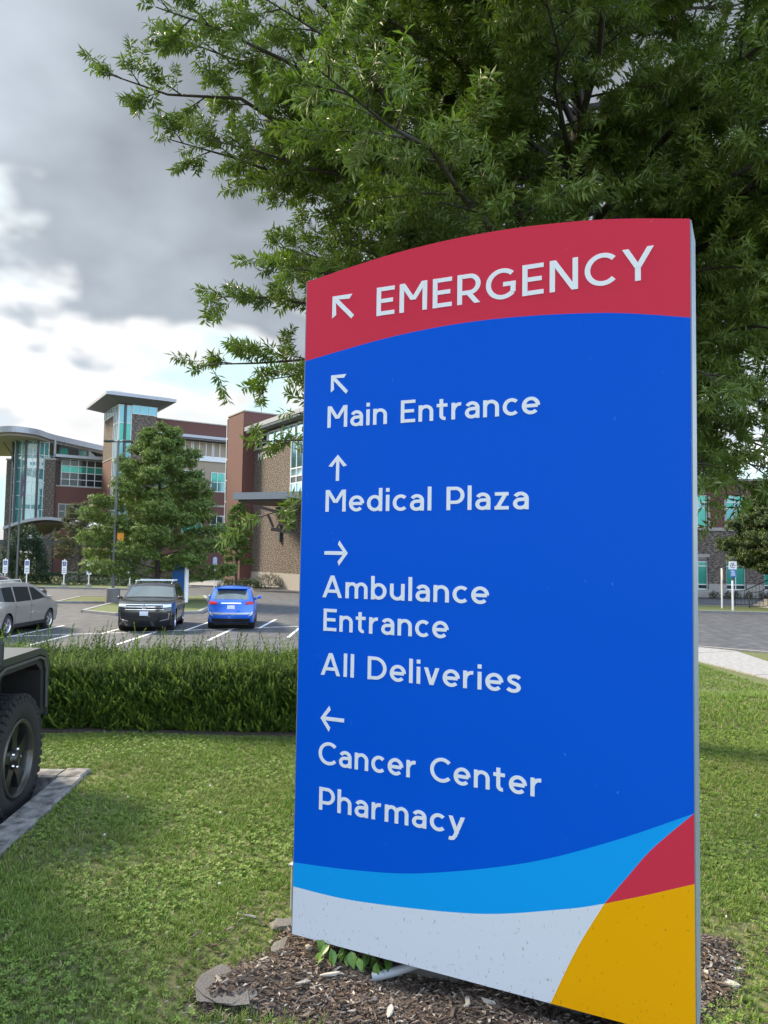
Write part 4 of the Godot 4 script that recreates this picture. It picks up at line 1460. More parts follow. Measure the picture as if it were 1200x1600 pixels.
func car(called: String, label: String, category: String, at: Vector3, turn: float, outline: Array, half_w: float, belt: float, paint: Material, wheels: Array, windows: Array, shield: Array, back: Array) -> Array:
	var t := thing(called, label, category, at, turn, "vehicles parked beyond the hedge")
	var sh := Shell.new()
	sh.o = PackedVector2Array(outline)
	sh.w = half_w
	sh.belt = belt
	sh.roof_w = 0.76
	sh.taper = 0.24
	for p in outline:
		sh.top = maxf(sh.top, p.y)
		sh.half = maxf(sh.half, absf(p.x))
	var wr: float = wheels[2]
	var arches := []
	for k in 2: arches.append([wheels[k], wr, wr + 0.055])
	obj("body", shell_body(sh, arches), paint, t)
	for k in 2:
		for e in [-1.0, 1.0]:
			road_wheel(t, Vector3(e * (half_w - 0.135), wr, wheels[k]), wr, e, M.rim)
		var s := st_()      # inside of the arches
		lathe(s, [[wr + 0.056, -half_w * 0.9], [wr + 0.056, half_w * 0.9]], 24, Transform3D(Basis(Vector3.UP, PI / 2), Vector3(0, wr, wheels[k])))
		obj("wheel_well", s, M.trim, t)
	var s := st_()
	box(s, Vector3(-half_w * 0.7, 0.17, -sh.half * 0.8), Vector3(half_w * 0.7, 0.26, sh.half * 0.8))
	obj("underbody", s, M.trim, t)
	for win in windows:
		for e in [-1.0, 1.0]:
			s = st_()
			side_pieces(s, sh, [PackedVector2Array(win)], e, 0.006)
			obj("side_window", s, M.car_glass, t)
	obj("windshield", end_patch(sh, 1, shield, 0.008), M.screen, t)
	obj("rear_window", end_patch(sh, -1, back, 0.008), M.screen, t)
	for e in [-1.0, 1.0]:
		s = st_()
		var p := sh.place(windows[0][0].x + 0.04, belt, e)
		cbox(s, Vector3(-0.085, 0.02, -0.045) , Vector3(0.085, 0.14, 0.045), 0.028, Transform3D(Basis.IDENTITY, p + Vector3(e * 0.10, 0, 0)))
		bar(s, p, p + Vector3(e * 0.1, 0.06, 0), 0.05, 0.03)
		obj("mirror", s, paint, t)
		# sill cladding and door seams
		s = st_()
		side_pieces(s, sh, [PackedVector2Array([Vector2(wheels[1] + wr + 0.08, 0.25), Vector2(wheels[0] - wr - 0.08, 0.25), Vector2(wheels[0] - wr - 0.08, 0.36), Vector2(wheels[1] + wr + 0.08, 0.36)])], e, 0.012)
		obj("sill", s, M.trim, t)
		for zz in [windows[0][0].x - 1.0, windows[1][0].x - 0.95]:
			s = st_()
			var q := sh.place(zz, belt - 0.13, e)
			cbox(s, Vector3(-0.02, -0.02, -0.09), Vector3(0.02, 0.02, 0.09), 0.008, Transform3D(Basis.IDENTITY, q + Vector3(e * 0.015, 0, 0)))
			obj("door_handle", s, paint, t)
			s = st_()
			side_pieces(s, sh, [PackedVector2Array([Vector2(zz - 0.12, 0.38), Vector2(zz - 0.105, 0.38), Vector2(zz - 0.105, belt - 0.01), Vector2(zz - 0.12, belt - 0.01)])], e, 0.003)
			obj("door_seam", s, M.trim, t)
	return [t, sh]

func V(a: Array) -> Array:
	var out := []
	for p in a: out.append(Vector2(p[0], p[1]))
	return out

func rails(t: Node, sh: Shell, z0: float, z1: float, y: float, m: Material, cross := false) -> void:
	for e in [-1.0, 1.0]:
		var s := st_()
		var x = e * sh.w * 0.66
		tube(s, [Vector3(x, y - 0.05, z0), Vector3(x, y + 0.03, z0 - 0.12), Vector3(x, y + 0.03, z1 + 0.12), Vector3(x, y - 0.06, z1)], [0.018, 0.018, 0.018, 0.018], 6)
		obj("roof_rail", s, m, t)
	if cross:
		for z in [z0 - 0.35, z1 + 0.4]:
			var s := st_()
			cbox(s, Vector3(-sh.w * 0.72, y + 0.045, z - 0.035), Vector3(sh.w * 0.72, y + 0.075, z + 0.035), 0.01)
			obj("cross_bar", s, m, t)

func make_cars() -> void:
	vehicle_materials()
	var paint := func(c: Color, rough := 0.28, metal := 0.0) -> StandardMaterial3D:
		var m := mat(c, rough, metal)
		m.clearcoat_enabled = true
		m.clearcoat = 0.8
		m.clearcoat_roughness = 0.05
		return m
	# black SUV, nose towards the camera
	var black: StandardMaterial3D = paint.call(lin(0.012, 0.013, 0.015))
	var o := V([[2.38, 0.24], [2.48, 0.42], [2.52, 0.70], [2.49, 0.95], [2.38, 1.06], [1.75, 1.15], [1.12, 1.19], [0.30, 1.65], [-0.2, 1.735], [-1.5, 1.73], [-1.98, 1.67], [-2.36, 1.12], [-2.46, 0.95], [-2.50, 0.55], [-2.42, 0.28]])
	var r := car("black_suv", "black sport utility vehicle with chrome grille and roof bars facing the camera", "car", Vector3(-9.02, LOT, -30.45), deg_to_rad(9.0), o, 0.99, 1.12, black, [1.46, -1.47, 0.39],
		[V([[0.85, 1.2], [0.22, 1.56], [-0.35, 1.6], [-0.35, 1.16]]), V([[-0.45, 1.16], [-0.45, 1.6], [-1.25, 1.59], [-1.25, 1.15]]), V([[-1.35, 1.15], [-1.35, 1.585], [-1.85, 1.54], [-2.1, 1.2]])],
		[[-0.90, 1.225], [0.90, 1.225], [0.92, 1.60], [-0.92, 1.60]], [[-0.85, 1.2], [0.85, 1.2], [0.82, 1.58], [-0.82, 1.58]])
	var t: Node3D = r[0]
	var sh: Shell = r[1]
	obj("grille", end_patch(sh, 1, [[-0.66, 0.80], [0.66, 0.80], [0.70, 1.0], [-0.70, 1.0]], 0.006), M.trim, t)
	for y in [0.985, 0.915, 0.82]: obj("grille_bar", end_patch(sh, 1, [[-0.72, y], [0.72, y], [0.72, y + 0.022], [-0.72, y + 0.022]], 0.016), M.chrome, t)
	for e in [-1.0, 1.0]:
		var b := end_patch(sh, 1, [[e * 0.70, 0.90], [e * 0.99, 0.93], [e * 0.99, 1.02], [e * 0.70, 1.005]], 0.014)
		obj("headlight", b, M.lamp_glass, t)
		obj("bumper_trim", end_patch(sh, 1, [[e * 0.60, 0.40], [e * 0.93, 0.46], [e * 0.93, 0.50], [e * 0.62, 0.44]], 0.014), M.chrome, t)
		obj("bumper_trim", end_patch(sh, 1, [[e * 0.89, 0.46], [e * 0.94, 0.46], [e * 0.94, 0.70], [e * 0.91, 0.70]], 0.012), M.chrome, t)
		obj("air_inlet", end_patch(sh, 1, [[e * 0.62, 0.50], [e * 0.89, 0.50], [e * 0.89, 0.66], [e * 0.68, 0.66]], 0.006), M.trim, t)
		obj("tail_light", end_patch(sh, -1, [[e * 0.6, 0.98], [e * 0.97, 0.98], [e * 0.97, 1.1], [e * 0.6, 1.08]], 0.012), M.tail, t)
	obj("air_inlet", end_patch(sh, 1, [[-0.55, 0.40], [0.55, 0.40], [0.5, 0.55], [-0.5, 0.55]], 0.006), M.trim, t)
	var s := end_patch(sh, 1, [[-0.155, 0.62], [0.155, 0.62], [0.155, 0.77], [-0.155, 0.77]], 0.03)
	obj("licence_plate", s, M.plate, t)
	s = st_()
	var ec := sh.on_end(0, 0.93, 1, 0.035)
	lathe(s, [[0.085, -0.01], [0.085, 0.012], [0.070, 0.012], [0.070, -0.01]], 24, Transform3D(Basis.IDENTITY, ec))
	for l in [[-0.035, 0.06, -0.012, 0.005], [0.035, 0.06, 0.012, 0.005], [-0.012, 0.005, 0.0, 0.03], [0.012, 0.005, 0.0, 0.03]]:
		bar(s, ec + Vector3(l[0], l[1], 0.004), ec + Vector3(l[2], l[3], 0.004), 0.012, 0.012)
	for l in [[-0.065, 0.025, -0.03, -0.06], [-0.03, -0.06, 0.0, 0.0], [0.0, 0.0, 0.03, -0.06], [0.03, -0.06, 0.065, 0.025]]:
		bar(s, ec + Vector3(l[0], l[1], 0.004), ec + Vector3(l[2], l[3], 0.004), 0.012, 0.012)
	obj("emblem", s, M.chrome, t)
	rails(t, sh, 0.1, -1.8, 1.735, M.chrome, true)
	t.scale = Vector3(1.04, 1.0, 1.0)
	# blue crossover, tail towards the camera
	var blue: StandardMaterial3D = paint.call(lin(0.006, 0.12, 0.62), 0.25, 0.2)
	o = V([[2.26, 0.24], [2.33, 0.45], [2.32, 0.72], [2.2, 0.92], [1.9, 1.0], [1.05, 1.08], [0.25, 1.54], [-0.3, 1.64], [-1.2, 1.64], [-1.75, 1.58], [-2.12, 1.14], [-2.24, 1.0], [-2.28, 0.78], [-2.34, 0.62], [-2.33, 0.42], [-2.22, 0.28]])
	r = car("blue_crossover", "bright blue crossover seen from behind with silver bumper strip", "car", Vector3(-6.1, LOT, -31.75), deg_to_rad(188.0), o, 0.92, 1.04, blue, [1.36, -1.34, 0.36],
		[V([[0.8, 1.1], [0.18, 1.46], [-0.3, 1.51], [-0.3, 1.08]]), V([[-0.38, 1.08], [-0.38, 1.52], [-1.05, 1.5], [-1.15, 1.08]]), V([[-1.2, 1.1], [-1.12, 1.49], [-1.6, 1.42], [-1.85, 1.16]])],
		[[-0.9, 1.12], [0.9, 1.12], [0.9, 1.5], [-0.9, 1.5]], [[-0.80, 1.16], [0.80, 1.16], [0.80, 1.50], [-0.80, 1.50]])
	t = r[0]
	sh = r[1]
	for e in [-1.0, 1.0]:
		obj("tail_light", end_patch(sh, -1, [[e * 0.62, 0.98], [e * 0.99, 0.98], [e * 0.99, 1.10], [e * 0.66, 1.06]], 0.02), M.tail, t)
		obj("headlight", end_patch(sh, 1, [[e * 0.6, 0.8], [e * 0.97, 0.82], [e * 0.97, 0.9], [e * 0.6, 0.88]], 0.012), M.lamp_glass, t)
		obj("bumper_corner", end_patch(sh, -1, [[e * 0.80, 0.52], [e * 0.97, 0.58], [e * 0.97, 0.70], [e * 0.90, 0.66]], 0.012), M.galv, t)
	obj("bumper_strip", end_patch(sh, -1, [[-0.86, 0.60], [0.86, 0.60], [0.86, 0.66], [-0.86, 0.66]], 0.02), M.steel, t)
	obj("lower_bumper", end_patch(sh, -1, [[-0.9, 0.30], [0.9, 0.30], [0.9, 0.44], [-0.9, 0.44]], 0.014), M.trim, t)
	obj("licence_plate", end_patch(sh, -1, [[-0.17, 0.80], [0.17, 0.80], [0.17, 0.94], [-0.17, 0.94]], 0.016), M.plate, t)
	obj("plate_bar", end_patch(sh, -1, [[-0.45, 0.99], [0.45, 0.99], [0.45, 1.03], [-0.45, 1.03]], 0.016), M.chrome, t)
	s = st_()
	cbox(s, Vector3(-0.6, 1.55, -1.98), Vector3(0.6, 1.585, -1.68), 0.012)
	obj("spoiler", s, blue, t)
	rails(t, sh, 0.0, -1.5, 1.63, M.trim)
	# silver minivan seen along its right side, nose away
	var silver: StandardMaterial3D = paint.call(lin(0.30, 0.285, 0.265), 0.32, 0.45)
	o = V([[2.42, 0.26], [2.52, 0.45], [2.5, 0.70], [2.3, 0.88], [1.6, 1.04], [0.55, 1.60], [0.0, 1.70], [-1.6, 1.73], [-2.28, 1.67], [-2.46, 1.10], [-2.54, 0.80], [-2.53, 0.40], [-2.45, 0.28]])
	r = car("silver_minivan", "silver-beige minivan cut off by the left edge of the picture", "minivan", Vector3(-13.45, LOT, -27.5), deg_to_rad(178.0), o, 0.96, 1.06, silver, [1.5, -1.5, 0.34],
		[V([[1.15, 1.12], [0.45, 1.52], [0.12, 1.56], [0.12, 1.08]]), V([[0.02, 1.08], [0.02, 1.57], [-1.0, 1.60], [-1.0, 1.08]]), V([[-1.1, 1.08], [-1.1, 1.60], [-2.0, 1.58], [-2.2, 1.14]])],
		[[-0.92, 1.09], [0.92, 1.09], [0.93, 1.56], [-0.93, 1.56]], [[-0.85, 1.12], [0.85, 1.12], [0.82, 1.58], [-0.82, 1.58]])
	t = r[0]
	sh = r[1]
	for e in [-1.0, 1.0]:
		obj("tail_light", end_patch(sh, -1, [[e * 0.66, 0.86], [e * 0.99, 0.86], [e * 0.99, 1.03], [e * 0.66, 1.03]], 0.014), M.tail, t)
		obj("headlight", end_patch(sh, 1, [[e * 0.5, 0.7], [e * 0.97, 0.72], [e * 0.97, 0.84], [e * 0.5, 0.82]], 0.012), M.lamp_glass, t)
		s = st_()
		side_pieces(s, sh, [PackedVector2Array([Vector2(-2.3, 0.82), Vector2(-2.52, 0.86), Vector2(-2.5, 1.02), Vector2(-2.3, 1.02)])], e, 0.012)
		obj("tail_light", s, M.tail, t)
	rails(t, sh, -0.1, -1.9, 1.715, M.galv)
	t.scale = Vector3(1.0, 1.07, 1.0)
	# dark red hatchback partly hidden behind the minivan
	var maroon: StandardMaterial3D = paint.call(lin(0.035, 0.009, 0.012))
	o = V([[2.2, 0.24], [2.28, 0.45], [2.26, 0.75], [2.1, 0.92], [1.0, 1.08], [0.25, 1.54], [-0.3, 1.63], [-1.3, 1.62], [-1.8, 1.54], [-2.14, 1.08], [-2.25, 0.9], [-2.28, 0.5], [-2.2, 0.28]])
	r = car("maroon_hatchback", "dark red hatchback half hidden behind the silver minivan", "car", Vector3(-20.4, LOT, -41.2), deg_to_rad(108.0), o, 0.91, 1.02, maroon, [1.34, -1.32, 0.35],
		[V([[0.8, 1.09], [0.18, 1.45], [-0.3, 1.5], [-0.3, 1.06]]), V([[-0.38, 1.06], [-0.38, 1.51], [-1.05, 1.49], [-1.15, 1.06]]), V([[-1.2, 1.08], [-1.12, 1.48], [-1.6, 1.4], [-1.88, 1.12]])],
		[[-0.9, 1.11], [0.9, 1.11], [0.9, 1.5], [-0.9, 1.5]], [[-0.80, 1.12], [0.80, 1.12], [0.80, 1.48], [-0.80, 1.48]])
	rails(r[0], r[1], 0.0, -1.5, 1.62, M.galv)
	for e in [-1.0, 1.0]:
		obj("headlight", end_patch(r[1], 1, [[e * 0.6, 0.8], [e * 0.97, 0.82], [e * 0.97, 0.9], [e * 0.6, 0.88]], 0.012), M.lamp_glass, r[0])
		obj("tail_light", end_patch(r[1], -1, [[e * 0.6, 0.9], [e * 0.97, 0.9], [e * 0.97, 1.05], [e * 0.6, 1.02]], 0.012), M.tail, r[0])

# off-roader whose right front corner stands in the near bay; nose points away (-z)
func make_off_roader() -> void:
	var t := thing("off_roader", "dark grey-green off-road vehicle whose front wheel shows at the left edge", "car", Vector3(-3.27, -0.15, -5.0), deg_to_rad(4.4))
	var paint := mat(lin(0.02, 0.027, 0.025), 0.3, 0.1)
	paint.clearcoat_enabled = true
	paint.clearcoat = 0.7
	var plastic := grainy([[0.3, lin(0.018, 0.019, 0.02)], [0.7, lin(0.03, 0.031, 0.033)]], 0.1, 4.0, 0.6, 44, 2.0, 3, false)
	var s := st_()
	cbox(s, Vector3(-0.74, 0.62, 0.05), Vector3(0.74, 1.06, 3.6), 0.04)
	obj("body", s, paint, t)
	s = st_()
	cbox(s, Vector3(-0.66, 0.72, -0.50), Vector3(0.66, 1.10, 0.5), 0.06)
	obj("hood", s, paint, t)
	s = st_()
	cbox(s, Vector3(-0.62, 0.55, -0.56), Vector3(0.62, 1.06, -0.505), 0.02)
	obj("grille", s, paint, t)
	for k in 7:
		s = st_()
		cbox(s, Vector3(-0.32 + 0.095 * k, 0.66, -0.572), Vector3(-0.27 + 0.095 * k, 0.98, -0.558), 0.005)
		obj("grille_slot", s, M.trim, t)
	for e in [-1.0, 1.0]:
		s = st_()
		lathe(s, [[0.10, 0.0], [0.10, 0.02], [0.07, 0.03], [0.001, 0.035]], 20, Transform3D(Basis(Vector3.UP, PI), Vector3(e * 0.48, 0.86, -0.558)))
		obj("headlight", s, M.lamp_glass, t)
	s = st_()
	cbox(s, Vector3(-0.70, 0.42, -0.66), Vector3(0.70, 0.60, -0.52), 0.03)
	obj("bumper", s, plastic, t)
	s = st_()
	box(s, Vector3(-0.62, 0.36, -0.5), Vector3(0.62, 0.62, 3.5))
	obj("chassis", s, M.trim, t)
	# cabin
	s = st_()
	cbox(s, Vector3(-0.70, 1.06, 0.95), Vector3(0.70, 1.78, 3.5), 0.08)
	obj("cabin", s, plastic, t)
	s = st_()
	quad(s, Vector3(-0.64, 1.12, 0.80), Vector3(-0.60, 1.68, 0.925), Vector3(0.60, 1.68, 0.925), Vector3(0.64, 1.12, 0.80))
	box(s, Vector3(-0.66, 1.06, 0.78), Vector3(0.66, 1.12, 0.96))
	obj("windshield", s, M.car_glass, t)
	for e in [-1.0, 1.0]:
		for w in [[1.05, 1.85], [1.95, 2.7], [2.8, 3.4]]:
			s = st_()
			box(s, Vector3(minf(e * 0.70, e * 0.706), 1.18, w[0]), Vector3(maxf(e * 0.70, e * 0.706), 1.66, w[1]))
			obj("side_window", s, M.car_glass, t)
	# flares: a flat top that drops square at the front, hollow underneath
	for e in [-1.0, 1.0]:
		for front in [true, false]:
			var z0 := 0.0 if front else 2.45
			var top := V([[-0.47, 0.60], [-0.445, 0.60], [-0.425, 0.94], [-0.38, 1.02], [-0.28, 1.045], [0.34, 1.045], [0.52, 0.98], [0.66, 0.62], [0.69, 0.62], [0.55, 1.02], [0.36, 1.09], [-0.29, 1.09], [-0.41, 1.06], [-0.465, 0.97]])
			s = st_()
			var p := PackedVector2Array()
			for v in top: p.append(Vector2(v.x + z0, v.y))
			var b := Basis(Vector3.BACK, Vector3.UP, Vector3.LEFT)
			prism(s, p, minf(-e * 0.60, -e * 0.94), maxf(-e * 0.60, -e * 0.94), Transform3D(b, Vector3.ZERO))
			obj("fender_flare", s, paint if front else plastic, t)
			s = st_()          # light lip that edges the opening
			var lip := V([[-0.442, 0.66], [-0.425, 0.66], [-0.405, 0.92], [-0.36, 0.995], [-0.27, 1.02], [0.30, 1.02], [0.45, 0.97], [0.45, 0.985], [0.31, 1.036], [-0.275, 1.036], [-0.37, 1.01], [-0.42, 0.93]])
			p = PackedVector2Array()
			for v in lip: p.append(Vector2(v.x + z0, v.y))
			prism(s, p, minf(-e * 0.935, -e * 0.945), maxf(-e * 0.935, -e * 0.945), Transform3D(b, Vector3.ZERO))
			obj("flare_lip", s, mat(lin(0.10, 0.105, 0.10), 0.4, 0.2), t)
			s = st_()
			var well := PackedVector2Array()
			for v in V([[-0.44, 0.62], [-0.42, 0.94], [-0.375, 1.01], [-0.28, 1.04], [0.34, 1.04], [0.51, 0.975], [0.64, 0.62], [0.56, 0.62], [0.46, 0.86], [0.30, 0.985], [-0.25, 0.985], [-0.34, 0.93], [-0.37, 0.62]]): well.append(Vector2(v.x + z0, v.y))
			prism(s, well, minf(-e * 0.55, -e * 0.925), maxf(-e * 0.55, -e * 0.925), Transform3D(b, Vector3.ZERO))
			box(s, Vector3(minf(e * 0.5, e * 0.6), 0.4, z0 - 0.5), Vector3(maxf(e * 0.5, e * 0.6), 1.04, z0 + 0.66))
			obj("wheel_well", s, M.trim, t)
			off_road_wheel(t, Vector3(e * 0.81, 0.41, z0), e)
	for e in [-1.0, 1.0]:
		s = st_()
		cbox(s, Vector3(-0.09, -0.09, -0.045), Vector3(0.09, 0.09, 0.045), 0.03, Transform3D(Basis.IDENTITY, Vector3(e * 1.02, 1.18, 0.78)))
		bar(s, Vector3(e * 0.72, 1.10, 0.85), Vector3(e * 0.98, 1.14, 0.79), 0.05, 0.04)
		obj("mirror", s, plastic, t)

func off_road_wheel(parent: Node, at: Vector3, side: float) -> void:
	var w := Node3D.new()
	w.name = "wheel"
	parent.add_child(w, true)
	w.position = at
	w.rotation.y = side * PI / 2
	var r := 0.412
	var s := st_()
	lathe(s, [[0.245, -0.12], [0.30, -0.132], [0.375, -0.125], [0.398, -0.10], [0.398, 0.10], [0.375, 0.125], [0.335, 0.133], [0.30, 0.132], [0.262, 0.122], [0.245, 0.10]], 56)
	# tread: staggered blocks that wrap over the shoulder
	for k in 44:
		var a := TAU * k / 44
		var b := Basis(Vector3.BACK, a)
		for row in 4:
			var off := (0.5 if row % 2 else 0.0) * TAU / 44
			var bb := Basis(Vector3.BACK, a + off)
			var z := [-0.098, -0.034, 0.034, 0.098][row] as float
			cbox(s, Vector3(0.39, -0.021, z - 0.028), Vector3(r, 0.021, z + 0.028), 0.005, Transform3D(bb * Basis(Vector3.RIGHT, 0.25 if row % 2 else -0.25), Vector3.ZERO))
		for e in [-1.0, 1.0]:
			cbox(s, Vector3(0.352, -0.018, e * 0.120 - 0.012), Vector3(0.402 if k % 2 else 0.39, 0.018, e * 0.120 + 0.012), 0.005, Transform3D(b, Vector3.ZERO))
	obj("tyre", s, M.tyre, w)
	var dark := mat(lin(0.045, 0.044, 0.042), 0.35, 0.7)
	s = st_()
	lathe(s, [[0.252, 0.118], [0.246, 0.128], [0.232, 0.126], [0.222, 0.09], [0.215, 0.0]], 48)
	obj("rim", s, mat(lin(0.085, 0.082, 0.076), 0.35, 0.7), w)
	for k in 5:
		s = st_()
		var b := Basis(Vector3.BACK, TAU * k / 5 + 0.35)
		prism(s, PackedVector2Array([Vector2(0.03, -0.044), Vector2(0.12, -0.036), Vector2(0.222, -0.06), Vector2(0.222, 0.06), Vector2(0.12, 0.036), Vector2(0.03, 0.044)]), 0.06, 0.092, Transform3D(b, Vector3.ZERO))
		obj("spoke", s, dark, w)
	s = st_()
	lathe(s, [[0.075, 0.07], [0.072, 0.10], [0.045, 0.108], [0.04, 0.118], [0.001, 0.12]], 24)
	obj("hub_cap", s, dark, w)
	for k in 5:
		s = st_()
		var a := TAU * k / 5
		lathe(s, [[0.011, 0.09], [0.011, 0.112], [0.001, 0.114]], 8, Transform3D(Basis.IDENTITY, Vector3(cos(a) * 0.06, sin(a) * 0.06, 0)))
		obj("wheel_nut", s, M.chrome, w)
	s = st_()
	lathe(s, [[0.19, 0.0], [0.19, 0.012], [0.06, 0.012]], 32)
	obj("brake_disc", s, M.steel, w)
	s = st_()
	lathe(s, [[0.24, -0.02], [0.001, -0.02]], 24)
	obj("back_plate", s, M.trim, w)

# ------------------------------------------------------------------ buildings
const GRID := 0.5585        # the hospital's walls stand 32 degrees off the view

func grid(lx: float, lz: float) -> Vector3:
	return Basis(Vector3.UP, GRID) * Vector3(lx, 0, lz) + Vector3(0, LOT, 0)

func building_materials() -> void:
	M.brick = grainy([[0.25, lin(0.082, 0.036, 0.031)], [0.5, lin(0.115, 0.050, 0.043)], [0.8, lin(0.155, 0.072, 0.060)]], 0.05, 0.5, 0.9, 101, 1.5, 5, false)
	M.brick.uv1_scale = Vector3(0.7, 2.2, 0.7)
	M.ledge = grainy([[0.2, lin(0.04, 0.032, 0.028)], [0.4, lin(0.09, 0.071, 0.06)], [0.6, lin(0.135, 0.11, 0.092)], [0.85, lin(0.24, 0.205, 0.175)]], 0.022, 0.5, 0.95, 102, 8.0, 3, false)
	M.ledge.uv1_scale = Vector3(0.22, 0.75, 0.22)
	M.cream = grainy([[0.3, lin(0.26, 0.215, 0.16)], [0.7, lin(0.32, 0.265, 0.20)]], 0.03, 0.4, 0.9, 103, 1.0, 4, false)
	M.caststone = grainy([[0.3, lin(0.27, 0.25, 0.225)], [0.7, lin(0.34, 0.32, 0.29)]], 0.03, 0.5, 0.9, 104, 1.0, 4, false)
	M.fascia = mat(lin(0.30, 0.315, 0.345), 0.42, 0.3)
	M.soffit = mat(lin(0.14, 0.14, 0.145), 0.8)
	M.frame = mat(lin(0.60, 0.63, 0.64), 0.45)
	M.dark_frame = mat(lin(0.05, 0.055, 0.06), 0.5)
	M.teal = mat(lin(0.09, 0.22, 0.25), 0.07, 0.65)
	M.teal_deep = mat(lin(0.03, 0.26, 0.22), 0.07, 0.35)
	M.pale_glass = mat(lin(0.52, 0.76, 0.84), 0.07, 0.9)
	M.dark_glass = mat(lin(0.02, 0.035, 0.04), 0.06, 0.1)
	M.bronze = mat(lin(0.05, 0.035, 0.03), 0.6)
	M.see_through = mat(Color(0.30, 0.62, 0.62, 0.42), 0.04)
	M.see_through.transparency = BaseMaterial3D.TRANSPARENCY_ALPHA

func block(t: Node, called: String, lo: Vector3, hi: Vector3, m: Material) -> MeshInstance3D:
	var s := st_()
	box(s, lo, hi)
	return obj(called, s, m, t)

# a window: frame bars as one mesh, each pane a child of it
func glaze(t: Node, at: Vector3, right: Vector3, w: float, h: float, cols: int, rows: int, fm: Material, gm, bar_w := 0.09, called := "window", rows_at := []) -> MeshInstance3D:
	var out := right.cross(Vector3.UP).normalized()
	var b := Basis(right, Vector3.UP, out)
	var T := Transform3D(b, at)
	var ys := []
	if rows_at: ys = rows_at
	else:
		for k in rows + 1: ys.append(h * k / rows)
	var s := st_()
	for k in cols + 1:
		var x := clampf(w * k / cols, bar_w / 2, w - bar_w / 2)
		box(s, Vector3(x - bar_w / 2, 0, -0.03), Vector3(x + bar_w / 2, h, 0.09), T)
	for y in ys:
		var yy := clampf(y, bar_w / 2, h - bar_w / 2)
		for k in cols:
			var x0 := w * k / cols + bar_w * (1.0 if k == 0 else 0.5)
			var x1 := w * (k + 1) / cols - bar_w * (1.0 if k == cols - 1 else 0.5)
			box(s, Vector3(x0, yy - bar_w / 2, -0.03), Vector3(x1, yy + bar_w / 2, 0.085), T)
	var f := obj(called, s, fm, t)
	for k in cols:
		for j in ys.size() - 1:
			s = st_()
			box(s, Vector3(w * k / cols + 0.01, ys[j] + 0.01, 0.0), Vector3(w * (k + 1) / cols - 0.01, ys[j + 1] - 0.01, 0.025), T)
			obj("pane", s, gm[j if gm.size() == ys.size() - 1 else (k * 3 + j) % gm.size()] if gm is Array else gm, f)
	return f

func make_buildings() -> void:
	building_materials()
	make_medical()
	make_tower()
	make_wing()
	make_atrium()
	make_right_building()

